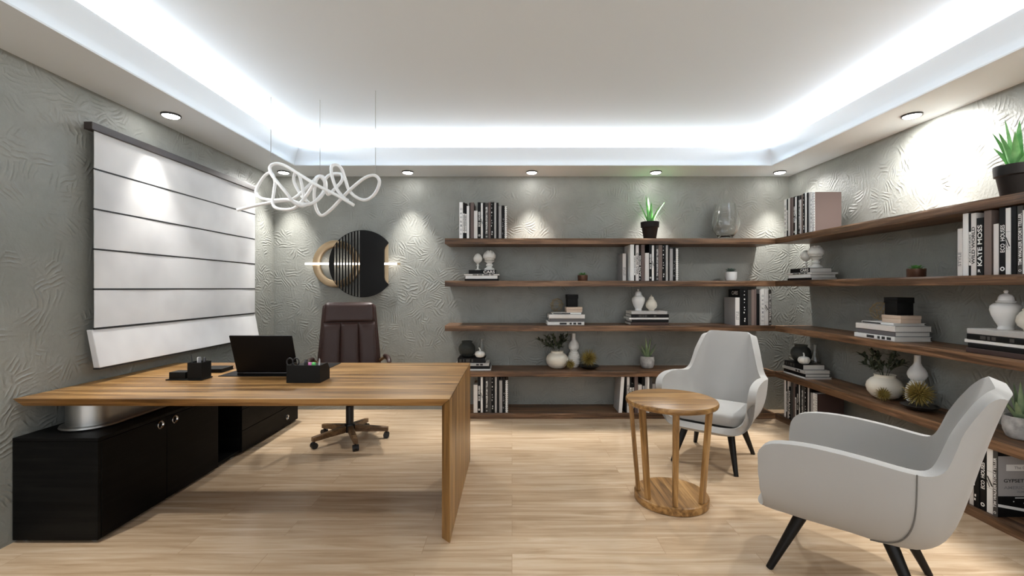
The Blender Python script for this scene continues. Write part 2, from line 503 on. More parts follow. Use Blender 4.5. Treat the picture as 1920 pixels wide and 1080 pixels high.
# recessed downlights
def downlight(x, y, label, beam=1.0, flood=22.0, flood_angle=100, lean=(0.0, 0.0)):
    t = thing('ceiling_downlight', label, 'ceiling light', (x, y, ZS), 0, 'recessed downlights in the ceiling border')
    MB().lathe([(.050, 0.0), (.062, 0.0), (.062, -.012), (.058, -.014), (.054, -.012), (.052, -.004), (.050, 0.0)], 32, caps=False).build('ring', 'lamp_ring', t)
    MB().lathe([(.0, -.021), (.030, -.020), (.046, -.017), (.0515, -.012), (.0515, -.003), (0, -.003)], 32, caps=False).build('lamp_disc', 'disc', t)
    l = bpy.data.lights.new('downlight_beam', 'SPOT')
    l.energy = SPOT_W * beam; l.spot_size = math.radians(64); l.spot_blend = 0.85; l.shadow_soft_size = 0.035; l.color = (1, 0.965, 0.915)
    o = bpy.data.objects.new('downlight_beam', l)
    COL.objects.link(o); o.parent = t; o.location = (0, 0, -.03)
    l = bpy.data.lights.new('downlight_flood', 'SPOT')      # the wide part of the same lamp's light
    l.energy = flood; l.spot_size = math.radians(flood_angle); l.spot_blend = 1.0; l.shadow_soft_size = 0.05; l.color = (1, 0.975, 0.94)
    o = bpy.data.objects.new('downlight_flood', l)
    COL.objects.link(o); o.parent = t; o.location = (0, 0, -.03); o.rotation_euler = (*lean, 0)
    return t
names = ['in the rear left corner, behind the squiggle pendant', 'above the round wall lamp', 'above the books on the highest back shelf', 'above the aloe on the highest back shelf', 'in the rear right corner above the shelves']
for k, nm in enumerate(names):
    downlight(-2.45 + 1.331 * k, 4.843, 'round recessed downlight ' + nm, 1.45, 24, 105, (-0.6, 0))
downlight(-2.456, 3.249, 'round recessed downlight above the white blind on the left wall', 0.42, 24, 105, (0, -0.5))
downlight(2.88, 3.249, 'round recessed downlight above the shelves on the right wall', 0.5, 54, 174, (0, -0.3))
for y in (1.655, 0.06):
    for x, s in ((-2.456, 'left'), (2.88, 'right')):
        downlight(x, y, 'round recessed downlight further forward along the %s wall' % s, 0.5 if s == 'right' else 1.0, 54 if s == 'right' else 22, 172 if s == 'right' else 105, (0, -0.35) if s == 'right' else (0, -0.5))
# ------------------------------------------------------------------ shelves: ten boards, the two arms only meet at a corner
SD = 0.36                                  # depth of a board
YS, XS = YB - SD, XR - SD                  # front edges
ST = [0.058, 0.495, 0.970, 1.435, 1.876]   # top of every board
SN = ['lowest', 'fourth', 'third', 'second', 'highest']
for i, z in enumerate(ST):
    n = SN[4 - i] if False else ['lowest', 'second lowest', 'middle', 'second highest', 'highest'][i]
    r = random.Random(40 + i)
    for side in ('back', 'right'):
        mb = MB()
        # front edge slightly waney
        L0, L1 = (-0.698, XS - .003) if side == 'back' else (0.9, YS + .012)
        N = 46
        secs = []
        for k in range(N + 1):
            s = L0 + (L1 - L0) * k / N
            w = 0.003 * math.sin(s * 9 + i) + r.uniform(-.0022, .0022)
            q = r.uniform(-.0018, .0018)
            if k in (0, N): w = q = 0
            ring = [(0 + w, z - .058), (SD, z - .058), (SD, z), (0.001 + w * .5, z), (-.001 + w, z - .012), (-.001 + w, z - .046 + q)]
            if i == 0: ring[0] = (0 + w, 0.0); ring[1] = (SD, 0.0)
            if side == 'back':
                secs.append([(s, YS + d, h) for d, h in ring])
            else:
                secs.append([(XS + d, s, h) for d, h in ring])
        mb.grid(secs, closed=True, smooth=False)
        nn = len(secs[0])
        mb.f += [tuple(range(nn - 1, -1, -1)), tuple(range(N * nn, N * nn + nn))]; mb.mi += [0, 0]; mb.sm += [False, False]
        o = mb.build('wall_shelf', 'shelf_x' if side == 'back' else 'shelf_y')
        where = 'along the back wall' if side == 'back' else 'along the right wall'
        what = {'lowest': 'walnut board lying on the floor, lowest shelf %s', }.get(n, 'thick walnut floating shelf, ' + n + ' one %s') % where
        tag(o, what, 'shelf', 'walnut shelf boards')

# ------------------------------------------------------------------ desk
DY0, DY1, DZ, DT = 2.402, 3.571, 0.769, 0.050
DX0, DX1 = -2.660, -0.331
desk = thing('executive_desk', 'large golden oak desk with one slab leg', 'desk', (-1.49, 2.99, 0))
o_ = Vector((-1.49, 2.99, 0))
def rel(p, o): return tuple(Vector(p) - o)
c = 0.052
P = [(DX0, DY0 + c, DZ - DT), (DX1 - DT, DY0 + c, DZ - DT), (DX1 - DT, DY1 - c, DZ - DT), (DX0, DY1 - c, DZ - DT),
     (DX0, DY0, DZ), (DX1 - .001, DY0, DZ), (DX1 - .001, DY1, DZ), (DX0, DY1, DZ)]
MB().hexa([rel(p, o_) for p in P]).build('tabletop', 'oak_x', desk, bevel=.0015)
P = [(DX1 - DT, DY0 + c, 0), (DX1, DY0, 0), (DX1, DY1, 0), (DX1 - DT, DY1 - c, 0),
     (DX1 - DT, DY0 + c, DZ - DT - .001), (DX1, DY0, DZ - .002), (DX1, DY1, DZ - .002), (DX1 - DT, DY1 - c, DZ - DT - .001)]
MB().hexa([rel(p, o_) for p in P]).build('leg_panel', 'oak_z', desk, bevel=.0015)
CT = 0.561            # top of the credenza
def stadium(x0, x1, y0, y1, n=16):
    r = (x1 - x0) / 2; cx = (x0 + x1) / 2
    pts = [(cx + r * math.cos(a), y0 + r + r * math.sin(a)) for a in [PI + PI * k / n for k in range(n + 1)]]
    pts += [(cx + r * math.cos(a), y1 - r + r * math.sin(a)) for a in [PI * k / n for k in range(n + 1)]]
    return pts
T_ = Matrix.Translation(-o_)
MB().prism(stadium(-2.575, -2.345, 2.53, 3.42), CT + .016, DZ - DT - .0015, 'z', T=T_, smooth=True).build('support_column', 'silver', desk)['label'] = 'brushed aluminium support column under the desk'
fl = MB()
for k, (g, z0) in enumerate([(.030, .001), (.030, .010), (.022, .017), (.008, .019)]): pass
rows = [[(x, y, CT + zz) for x, y in stadium(-2.575 - g, -2.345 + g, 2.53 - g, 3.42 + g)] for g, zz in [(.026, .001), (.030, .006), (.026, .015), (.014, .019), (.0, .019)]]
fl.grid([[tuple(Vector(p) - o_) for p in r] for r in rows], closed=True)
fl.build('column_foot', 'silver', desk)['label'] = 'brushed aluminium foot of the column'

# credenza under the desk along the left wall
cred = thing('credenza', 'long black sideboard with ring pulls under the desk along the left wall', 'cabinet', (-2.43, 3.52, 0))
o_ = Vector((-2.43, 3.52, 0)); T_ = Matrix.Translation(-o_)
CX0, CX1, CY0, CY1, CZ0 = -2.660, -2.204, 2.402, 4.650, 0.016
fr = CX1 - .018
MB().box((CX0, CY0, CT - .02), (CX1, CY1, CT), T=T_).build('top_panel', 'black_oak', cred, bevel=.002)
MB().box((CX0, CY0, CZ0), (CX1 - .002, CY0 + .02, CT - .0205), T=T_).build('side_panel', 'black_oak', cred, bevel=.002)
MB().box((CX0, CY1 - .02, CZ0), (CX1 - .002, CY1, CT - .0205), T=T_).build('side_panel', 'black_oak', cred, bevel=.002)
MB().box((CX0, CY0 + .0205, CZ0), (fr - .002, CY1 - .0205, CZ0 + .02), T=T_).build('bottom_panel', 'black_oak', cred)
MB().box((CX0, CY0 + .0205, CZ0 + .0205), (CX0 + .012, CY1 - .0205, CT - .0205), T=T_).build('back_panel', 'black_oak', cred)
for y in (3.378, 3.69):
    MB().box((CX0 + .0125, y - .01, CZ0 + .0205), (fr - .002, y + .01, CT - .0205), T=T_).build('divider', 'black_oak', cred)
def ring_pull(par, y, z):
    mb = MB()
    mb.lathe([(.017, 0), (.026, 0), (.026, .006), (.023, .009), (.019, .006), (.017, 0)], 28, caps=False, T=Matrix.Translation((fr + .018, y, z) - o_ if False else Vector((CX1 + .0005, y, z)) - o_) @ Matrix.Rotation(PI / 2, 4, 'Y'))
    mb.build('ring_pull', 'chrome', par)
for y0, y1, py in ((CY0 + .002, 2.879, 2.825), (2.883, 3.386, 2.945)):
    d = MB().box((fr, y0 + .0195 if y0 < 2.5 else y0, CZ0 + .002), (CX1, y1, CT - .0225), T=T_).build('door', 'black_oak_y', cred, bevel=.0015)
    ring_pull(d, py, .504)
for z0, z1 in ((.018, .190), (.194, .364), (.368, .537)):
    d = MB().box((fr, 3.684, z0), (CX1, CY1 - .0215, z1), T=T_).build('drawer', 'black_oak_y', cred, bevel=.0015)
    ring_pull(d, 4.42, (z0 + z1) / 2 - .01)
for x in (CX0 + .04, CX1 - .045):
    for y in (CY0 + .04, 3.36, 3.61, CY1 - .05):
        MB().lathe([(.016, 0), (.019, .002), (.019, .008), (.011, .011), (.011, .0158)], 16, T=Matrix.Translation(Vector((x, y, 0)) - o_)).build('foot', 'silver', cred)

# ------------------------------------------------------------------ folding blind on the left wall
bl = thing('fabric_blind', 'white horizontal-panel fabric blind with black battens on the left wall', 'blind', (-2.63, 3.69, .86))
o_ = Vector((-2.63, 3.69, .86)); T_ = Matrix.Translation(-o_)
BY0, BY1, BX = 2.809, 4.563, -2.600
MB().box((-2.634, BY0 - .035, 2.338), (-2.582, BY1 + .03, 2.384), T=T_).build('head_rail', 'rail', bl, bevel=.002)
for y in (BY0 + .2, BY1 - .2):
    MB().box((XL + .0005, y - .02, 2.345), (-2.6335, y + .02, 2.378), T=T_).build('wall_bracket', 'rail', bl)
zs = [2.338, 2.100, 1.850, 1.600, 1.350, 1.104]
for k in range(5):
    z1, z0 = zs[k], zs[k + 1] + .008
    mb = MB(); nu, nv = 24, 5
    rows = []
    for a in range(nv + 1):
        f = a / nv
        rows.append([(BX + .0008 * math.sin(PI * f) - .0008 * math.sin(u * .7 + k), BY0 + (BY1 - BY0) * u / nu, z0 + (z1 - z0) * f) for u in range(nu + 1)])
    mb.grid([[tuple(Vector(p) - o_) for p in r] for r in rows], smooth=False)
    mb.build('cloth_panel', 'blind', bl, solid=.004)
    MB().box((BX - .010, BY0, zs[k + 1] - .003), (BX + .0012, BY1, zs[k + 1] + .0075), T=T_).build('batten', 'batten', bl)
# gathered lowest panel leaning into the room
P = [(-2.640, BY0 - .012, 1.10), (-2.604, BY0 - .012, 1.10), (-2.604, BY1 + .01, 1.10), (-2.640, BY1 + .01, 1.10)]
Q = [(-2.606, BY0 + .0, .862), (-2.566, BY0 + .0, .862), (-2.566, BY1 + .02, .862), (-2.606, BY1 + .02, .862)]
MB().hexa([rel(p, o_) for p in Q + P]).build('bottom_panel', 'blind', bl, bevel=.004)
MB().box((-2.608, BY0, .852), (-2.567, BY1 + .02, .8605), T=T_).build('bottom_bar', 'batten', bl)

# ------------------------------------------------------------------ round wall lamp
wl = thing('wall_lamp', 'round black slotted wall lamp with brass ring and glowing bar', 'wall lamp', (-1.645, YB, 1.627))
def ringpts(r, n=64): return [(r * math.cos(2 * PI * k / n), r * math.sin(2 * PI * k / n)) for k in range(n)]
Rx = Matrix.Rotation(PI / 2, 4, 'X')       # lathe axis towards the viewer
mb = MB(); ro, ri = .262, .186
mb.lathe([(ri, .012), (ro, .012), (ro, .052), (ro - .006, .056), (ri + .006, .056), (ri, .052), (ri, .012)], 72, caps=False, T=Matrix.Translation((-.302, 0, 0)) @ Rx)
mb.build('brass_ring', 'gold', wl)['label'] = 'brushed brass ring'
R_ = .370
def strip(mb, x0, x1, n=10):
    top = []; bot = []
    for k in range(n + 1):
        x = x0 + (x1 - x0) * k / n
        h = math.sqrt(max(R_ * R_ - x * x, 1e-6))
        top.append((x, h)); bot.append((x, -h))
    mb.prism(bot + top[::-1], -.088, -.076, 'y')
mb = MB()
strip(mb, -R_ + .0005, -.312)
s0, pitch = -.312, .0331
for k in range(9):
    strip(mb, s0 + .018 + pitch * k, s0 + pitch * (k + 1), 4) if k < 8 else None
# right half with the notch
pts = []
x0 = s0 + .018 + pitch * 8
for k in range(25):
    x = x0 + (.285 - x0) * k / 24
    pts.append((x, math.sqrt(R_ * R_ - x * x)))
notch = [(.284, .222), (.262, .205), (.245, .18), (.238, .15), (.238, -.15), (.245, -.18), (.262, -.205), (.284, -.222)]
poly = pts + notch + [(x, -z) for x, z in pts[::-1]]
mb.prism(poly, -.088, -.076, 'y')
# thin rim that carries the fins
for sg in (1, -1):
    arc = [(x, math.sqrt(R_ * R_ - x * x)) for x in [s0 - .002 + (x0 + .004 - s0) * k / 20 for k in range(21)]]
    mb.prism([(x, sg * z) for x, z in arc] + [(x, sg * (z - .004)) for x, z in arc[::-1]], -.087, -.077, 'y')
mb.build('slotted_plate', 'black', wl)
mb = MB(); mb.box((.236, -.070, -.222), (.280, -.062, .222)); mb.build('brass_strip', 'gold', wl, bevel=.002)['label'] = 'vertical brass strip at the notch'
MB().rod((-.637, -.0665, 0), (.385, -.0665, 0), .0032, n=10).build('bar_core', 'gold', wl) if False else None
MB().box((-.637, -.0740, -.010), (.374, -.0605, .010)).build('light_bar', 'led', wl)['label'] = 'glowing horizontal light bar'
MB().box((.3745, -.0740, -.010), (.412, -.0605, .010)).build('end_cap', 'gold', wl)
for x in (-.30, .258): MB().rod((x, -.0005, -.03), (x, -.0615, -.03), .008).build('mounting_post', 'gold', wl)

# ------------------------------------------------------------------ squiggle pendant
PY = 3.556
def pp(zx, zy, k=0):        # tracing of the tube: position in metres across and up
    px, py = 420 + zx / 4, 140 + zy / 4
    y = PY + k
    return Vector(((px - 960) * y / F, y, EYE - (py - 540) * y / F))
pend = thing('squiggle_pendant', 'white looping tube pendant light hanging over the desk', 'pendant light', (-1.55, PY, 2.1))
o_ = Vector((-1.55, PY, 2.1))
S1 = [(100, 1015, 0), (240, 980, 0), (400, 950, .02), (510, 935, .04), (590, 875, .06), (660, 808, .08), (710, 762, .10), (752, 775, .12), (764, 840, .10), (735, 905, .06), (680, 955, .02), (620, 975, -.03), (570, 985, -.07), (515, 950, -.10), (470, 890, -.11), (395, 800, -.10), (352, 740, -.08), (346, 690, -.06), (390, 668, -.04), (455, 682, -.04), (560, 745, -.06), (700, 830, -.09), (860, 912, -.10), (975, 980, -.10)]
S2 = [(352, 738, .06), (300, 765, .08), (240, 870, .08), (270, 922, .05), (360, 940, .02), (480, 938, -.02), (560, 962, -.05), (640, 972, .0), (706, 930, .06), (752, 862, .10), (762, 780, .12), (815, 745, .12), (880, 748, .10), (884, 795, .06), (830, 858, .03), (780, 898, .0), (764, 850, -.03), (748, 790, -.05), (712, 768, -.06), (668, 830, -.06), (600, 930, -.05), (520, 1004, -.03), (410, 1006, -.01), (367, 970, .0), (374, 880, .02), (382, 800, .04)]
S3 = [(690, 800, .02), (676, 900, .03), (692, 1005, .05), (732, 1056, .06), (795, 1018, .05), (880, 930, .02), (960, 850, -.02), (1060, 772, -.05), (1132, 757, -.06), (1166, 805, -.05), (1132, 892, -.02), (1062, 940, .02), (990, 918, .05), (935, 862, .06), (908, 780, .06), (880, 706, .05), (842, 676, .03), (806, 692, .0), (810, 762, -.03), (842, 850, -.05), (892, 918, -.06), (930, 945, -.06)]
S4 = [(640, 962, .07), (598, 930, .09), (552, 862, .10), (524, 795, .09), (532, 742, .07), (562, 748, .05), (584, 830, .04), (598, 905, .05), (622, 950, .06)]
mb = MB()
for S, cl in ((S1, 0), (S2, 1), (S3, 0), (S4, 0)):
    pts = [pp(*q) - o_ for q in S]
    mb.tube(catmull(pts, 7, bool(cl)), .0125, 10, closed=bool(cl))
mb.build('light_tube', 'tube', pend)
for zx, zy, k in ((352, 738, .06), (720, 764, .11), (1136, 757, -.06)):
    a = pp(zx, zy, k); a.z += .010
    MB().rod(a - o_, Vector((a.x, a.y, ZC - .001)) - o_, .0022, n=8).build('suspension_cable', 'cable', pend)

# ------------------------------------------------------------------ armchairs
AS = [  # centre (u, z), rim (u, z), half width, squareness
    (.312, .290, .310, .480, .352, 4.6), (.304, .282, .310, .540, .355, 4.5), (.290, .275, .302, .590, .358, 4.4), (.262, .268, .280, .627, .361, 4.2), (.220, .263, .242, .650, .362, 4.0),
    (.150, .258, .170, .664, .363, 3.8), (.070, .253, .085, .669, .363, 3.5), (-.03, .248, -.02, .665, .360, 3.2), (-.12, .244, -.125, .655, .356, 3.2), (-.19, .246, -.20, .645, .350, 3.2),
    (-.25, .258, -.255, .639, .341, 3.3), (-.295, .282, -.290, .641, .331, 3.4), (-.335, .325, -.316, .656, .319, 3.5), (-.366, .390, -.337, .688, .306, 3.6), (-.390, .470, -.358, .732, .293, 3.8),
    (-.412, .560, -.381, .784, .279, 4.0), (-.434, .655, -.405, .834, .265, 4.2), (-.456, .745, -.430, .880, .251, 4.5), (-.477, .825, -.452, .917, .239, 4.8), (-.496, .893, -.473, .944, .229, 5.2),
    (-.510, .938, -.491, .962, .221, 5.6), (-.519, .962, -.506, .970, .214, 6.0)]
def section(uc, zc, ur, zr, W, n, m=33, inset=0.0):
    fine = []
    for k in range(401):
        ph = -PI / 2 + PI * k / 400
        a = 1 - abs(math.cos(ph)) ** (2 / n)
        v = math.copysign(abs(math.sin(ph)) ** (2 / n), ph) * W * (0.93 + .07 * a)
        fine.append((uc + (ur - uc) * a, v, zc + (zr - zc) * a))
    L = [0]
    for a, b in zip(fine, fine[1:]): L.append(L[-1] + math.dist(a, b))
    out, j = [], 0
    for k in range(m):
        t = L[-1] * k / (m - 1)
        while j < 399 and L[j + 1] < t: j += 1
        f = (t - L[j]) / max(L[j + 1] - L[j], 1e-9)
        out.append(tuple(fine[j][i] + (fine[j + 1][i] - fine[j][i]) * min(f, 1) for i in range(3)))
    return out
def interp_sections(n=3):
    rows = [Vector(a) for a in AS]
    out = []
    for i in range(len(AS) - 1):
        g = lambda k: AS[min(max(k, 0), len(AS) - 1)]
        for k in range(n):
            t = k / n
            a, b, c_, d = g(i - 1), g(i), g(i + 1), g(i + 2)
            out.append(tuple(.5 * (2 * b[q] + (c_[q] - a[q]) * t + (2 * a[q] - 5 * b[q] + 4 * c_[q] - d[q]) * t * t + (3 * b[q] - a[q] - 3 * c_[q] + d[q]) * t ** 3) for q in range(6)))
    out.append(AS[-1])
    return out
def inner_sections(t=.050):
    A = interp_sections(2)
    res = []
    for i, a in enumerate(A):
        p, q = A[max(i - 1, 0)], A[min(i + 1, len(A) - 1)]
        tx, tz = q[0] - p[0], q[1] - p[1]
        l = math.hypot(tx, tz); nx, nz = (tz / l, -tx / l) if i > 13 else (0.0, 1.0)
        s = min(max((i - 16) / 14, 0), 1)
        res.append((a[0] + nx * t, a[1] + nz * t, a[2] + .034 * s, a[3] + .004 * s, a[4] - t, a[5]))
    return res
def armchair(loc, face, label):
    ch = thing('armchair', label, 'armchair', loc, math.atan2(face[1], face[0]), 'light grey lounge armchairs')
    rows = [section(*a, m=37) for a in inner_sections()]
    mb = MB(); mb.grid(rows)
    sh = mb.build('shell', 'grey_fabric', ch, fix=False)
    d = sh.modifiers.new('thickness', 'SOLIDIFY'); d.thickness = .052; d.offset = -1; d.use_even_offset = False; d.use_quality_normals = True
    d = sh.modifiers.new('edge', 'BEVEL'); d.width = .013; d.segments = 4; d.limit_method = 'ANGLE'; d.angle_limit = math.radians(55)
    # seams where the arm panels meet the back
    for s in (1, -1):
        pts = []
        for k in range(15):
            t = k / 14
            idx = 10.0 - 2.2 * t ** 4
            i = int(idx); f = idx - i
            A = [AS[i][q] + (AS[i + 1][q] - AS[i][q]) * f for q in range(6)]
            sec = section(*A, m=81)
            w_ = (.33 * 80) * t; w_ = 80 - w_ if s > 0 else w_
            i0 = min(int(w_), 79)
            pts.append(tuple(sec[i0][q] + (sec[i0 + 1][q] - sec[i0][q]) * (w_ - i0) for q in range(3)))
        off = []
        for p in pts:
            off.append((p[0], p[1] + s * .0012, p[2] - .0008))
        MB().tube(catmull(off, 3), .0028, 6).build('arm_seam', 'seam', sh)
        q = [(-.262, s * (.341 - .0505), .635), (-.262, s * (.338 - .0505), .56), (-.262, s * .275, .47)]
        MB().tube(catmull(q, 4), .0028, 6).build('arm_seam', 'seam', sh)
    # seat cushion with a soft crowned top
    mb = MB()
    N, Kk = 26, 14
    def ringp(t, u0, u1, w, r):
        pts = []
        for k in range(48):
            a = 2 * PI * k / 48
            cx = (u0 + u1) / 2; hu = (u1 - u0) / 2
            pts.append((cx + hu * math.copysign(abs(math.cos(a)) ** (2 / 6), math.cos(a)), w * math.copysign(abs(math.sin(a)) ** (2 / 6), math.sin(a))))
        return pts
    lay = [(.60, .328), (.76, .328), (.92, .330), (.985, .338), (1.0, .360), (.998, .396), (.975, .412), (.93, .421), (.8, .428), (.5, .434), (.2, .436)]
    rr = []
    for f, z in lay:
        rr.append([((u - .02) * f + .02, v * f, z + (.012 * (u + .1) / .38)) for u, v in ringp(0, -.270, .288, .270, .05)])
    mb.grid(rr, closed=True)
    nn = 48
    mb.f += [tuple(range(nn - 1, -1, -1)), tuple(range((len(lay) - 1) * nn, len(lay) * nn))]; mb.mi += [0, 0]; mb.sm += [True, True]
    mb.build('seat_cushion', 'grey_fabric', ch)
    for su in (1, -1):
        for s in (1, -1):
            top = Vector((.165 * su, .165 * s, .268)); ft = Vector((.283 * su, .230 * s, 0))
            MB().rod(ft, top, .0155, .027, 16).build('leg', 'dark_wood_leg', ch)
    return ch
armchair((1.618, 3.62, 0), (-.63, -.776), 'light grey armchair facing the room behind the round side table')
armchair((1.613, 2.165, 0), (-.73, .69), 'light grey armchair seen from its side nearest the camera')

# ------------------------------------------------------------------ round side table
tb = thing('side_table', 'round golden oak side table with a round base between the armchairs', 'side table', (1.0215, 2.899, 0))
MB().lathe([(0, .616), (.272, .616), (.279, .620), (.283, .630), (.283, .640), (.279, .649), (.270, .653), (0, .653)], 64, caps=False).build('tabletop', 'oak_x', tb)
MB().lathe([(0, .0), (.222, .0), (.228, .005), (.228, .046), (.222, .052), (0, .052)], 64, caps=False).build('base', 'oak_y', tb)
for a, w in ((172, .040), (209, .042), (257, .038), (310, .046)):
    a = math.radians(a)
    d = Vector((math.cos(a), math.sin(a), 0)); n = Vector((-d.y, d.x, 0))
    p0, p1 = d * .205 + Vector((0, 0, .0525)), d * .252 + Vector((0, 0, .6155))
    hw, ht = w / 2, .013
    P = [p0 - n * hw * .85 - d * ht, p0 + n * hw * .85 - d * ht, p0 + n * hw * .85 + d * ht, p0 - n * hw * .85 + d * ht]
    Q = [p1 - n * hw - d * ht, p1 + n * hw - d * ht, p1 + n * hw + d * ht, p1 - n * hw + d * ht]
    MB().hexa(P + Q).build('leg', 'oak_z', tb, bevel=.004)

# ------------------------------------------------------------------ office chair
oc = thing('office_chair', 'dark brown leather office chair with wooden star base behind the desk', 'office chair', (-1.456, 4.05, 0), 0)
for k in range(5):
    a = math.radians(10 + 72 * k)
    d = Vector((math.cos(a), math.sin(a), 0)); n = Vector((-d.y, d.x, 0)); zz = Vector((0, 0, 1))
    A, B = d * .045, d * .335
    P = [A - n * .024 + zz * .075, B - n * .019 + zz * .060, B + n * .019 + zz * .060, A + n * .024 + zz * .075,
         A - n * .024 + zz * .135, B - n * .019 + zz * .098, B + n * .019 + zz * .098, A + n * .024 + zz * .135]
    MB().hexa(P).build('base_arm', 'walnut', oc, bevel=.005)
    cs = MB()
    cs.rod(d * .318 + zz * .0595, d * .318 + zz * .045, .008, n=10)
    for s in (-1, 1):
        cs.rod(d * .318 + n * (s * .006) + zz * .026, d * .318 + n * (s * .024) + zz * .026, .026, n=20)
    cs.rod(d * .318 - n * .007 + zz * .030, d * .318 + n * .007 + zz * .030, .021, n=16)
    cs.build('caster', 'black_plastic', oc)
MB().lathe([(.0, .072), (.044, .072), (.046, .08), (.046, .13), (.040, .145), (.034, .146), (.034, .30), (.027, .305), (.027, .37), (0, .37)], 28, caps=False).build('gas_lift', 'black_plastic', oc)
Rz = Matrix.Rotation(math.radians(-22), 4, 'Z')       # seat swivel: faces -y, then turned
Rz = Matrix.Rotation(math.radians(20), 4, 'Z')
mb = MB(); mb.rbox((-.12, -.14, .372), (.12, .14, .415), .012, T=Rz); mb.rod(Rz @ Vector((-.10, .02, .39)), Rz @ Vector((-.25, .02, .385)), .007, n=8)
mb.build('tilt_mechanism', 'black_plastic', oc)
mb = MB(); mb.rbox((-.27, -.27, .418), (.27, .23, .50), .035, 5, T=Rz); mb.build('seat', 'leather', oc)
# backrest shell and pads; tapering upward, leaning back
def back_pt(x, z, dep):
    f = (z - .46) / (1.222 - .46)
    y = .225 + .115 * f ** 1.2
    return Vector((x, y + dep, z))
def bw(z):
    f = (z - .46) / (1.222 - .46)
    return .302 - .062 * f
mb = MB(); rows = []
zz_ = [.46 + (1.222 - .46) * k / 26 for k in range(27)]
for k, z in enumerate(zz_):
    w = bw(z); e = min(1.0, (1.222 - z) / .05 + .0) ; sh_ = math.sqrt(max(1 - (1 - min(e, 1)) ** 2, 0.0)) if e < 1 else 1
    w2 = w - .045 * (1 - sh_); dp = .050 * (.35 + .65 * sh_)
    row = []
    for q in range(36):
        a = 2 * PI * q / 36
        row.append(Rz @ back_pt(w2 * math.copysign(abs(math.cos(a)) ** .35, math.cos(a)), z, .012 + dp * math.copysign(abs(math.sin(a)) ** .6, math.sin(a))))
    rows.append(row)
mb.grid(rows, closed=True); n_ = 36
mb.f += [tuple(range(n_ - 1, -1, -1)), tuple(range(26 * n_, 27 * n_))]; mb.mi += [0, 0]; mb.sm += [True, True]
mb.build('backrest', 'leather', oc)
def pad(x0, x1, z0, z1, nm):
    """puffed panel on the front of the backrest; x given as a fraction of the half width"""
    mb = MB(); rows = []
    nu, nv = 14, 16
    for j in range(nv + 1):
        z = z0 + (z1 - z0) * j / nv
        row = []
        for i in range(nu + 1):
            f = x0 + (x1 - x0) * i / nu
            e = min(i, nu - i) / nu * 2; g = min(j, nv - j) / nv * 2
            puff = (1 - (1 - min(e * 2.0, 1)) ** 2) * (1 - (1 - min(g * 3.0, 1)) ** 2)
            row.append(Rz @ back_pt(f * bw(z), z, -.040 - .014 * puff))
        rows.append(row)
    mb.grid(rows); mb.build(nm, 'leather', oc, fix=False, solid=-.004)
for x0, x1 in ((-.90, -.315), (-.295, .295), (.315, .90)):
    pad(x0, x1, .50, 1.030, 'back_pad')
pad(-.90, .90, 1.038, 1.206, 'headrest_pad')
for s in (-1, 1):
    pts = [(s * .275, .24, .66), (s * .315, .17, .695), (s * .33, .02, .705), (s * .33, -.13, .695), (s * .325, -.19, .65), (s * .315, -.17, .56), (s * .285, -.08, .455)]
    MB().tube([Rz @ p for p in catmull(pts, 6)], .016, 10).build('arm_frame', 'walnut', oc)
    pts = [(s * .318, .165, .712), (s * .33, .02, .724), (s * .33, -.12, .714), (s * .328, -.165, .69)]
    MB().tube([Rz @ p for p in catmull(pts, 6)], .020, 12).build('arm_pad', 'leather', oc)

# ------------------------------------------------------------------ things on the desk
pad_ = MB().rbox((-.31, -.265, 0), (.31, .265, .004), .0015, 2).build('desk_pad', 'desk_pad')
pad_.location = (-1.652, 3.275, DZ + .0005)
tag(pad_, 'thin black desk pad under the laptop on the oak desk', 'desk pad')
lt = thing('laptop', 'open black laptop with its back to the camera on the desk', 'laptop', (-1.643, 3.03, DZ + .005))
MB().rbox((-.205, .0, .0), (.205, .27, .016), .005, 3).build('keyboard_base', 'laptop', lt)
MB().rbox((-.19, .05, .0161), (.19, .16, .0175), .0005, 1).build('keyboard', 'black_plastic', lt)
MB().rod((-.16, .006, .016), (.16, .006, .016), .006, n=12).build('hinge', 'steel', lt)
Rl = Matrix.Translation((0, .006, .018)) @ Matrix.Rotation(math.radians(19), 4, 'X')
lid = MB().rbox((-.205, -.005, .0), (.205, .006, .272), .004, 3, T=Rl).build('lid', 'laptop', lt)
MB().box((-.195, .0062, .014), (.195, .0070, .262), T=Rl).build('display', 'screen', lid)

org = thing('desk_organizer', 'black leather organizer box with sloped end full of stationery', 'organizer', (-1.298, 2.804, DZ + .0005))
def wallbox(mb, p, q):
    mb.box(p, q)
mb = MB()
w, d, h = .2095, .150, .110
side = [(0, 0), (d, 0), (d, h * .62), (d * .78, h), (0, h)]
mb.prism(side, -w / 2, -w / 2 + .005, 'x'); mb.prism(side, w / 2 - .005, w / 2, 'x')
mb.box((-w / 2 + .005, 0, 0), (w / 2 - .005, .005, h)); mb.box((-w / 2 + .005, d - .005, 0), (w / 2 - .005, d, h * .62))
mb.box((-w / 2 + .005, .005, 0), (w / 2 - .005, d - .005, .005)); mb.box((-w / 2 + .005, .058, .005), (w / 2 - .005, .062, h - .012))
mb.build('box_body', 'organizer', org, bevel=.0008)
ox, oy, oz = org.location
def on_org(name, label, cat, x, y, z=.0055): return thing(name, label, cat, (ox + x, oy + y, oz + z))
sc_ = on_org('scissors', 'black handled scissors standing in the organizer box', 'scissors', -.078, .030)
for s in (-1, 1):
    MB().rod((s * .002, 0, 0), (-s * .010, 0, .098), .002, .004, 8).build('blade', 'steel', sc_)
    a = [(s * .019 + .019 * math.cos(t), 0, .120 + .024 * math.sin(t)) for t in [2 * PI * k / 20 for k in range(20)]]
    MB().tube(a, .0045, 8, closed=True).build('handle', 'black_plastic', sc_)
pb = on_org('stapler', 'small black stapler poking out of the organizer box', 'stapler', .004, .030)
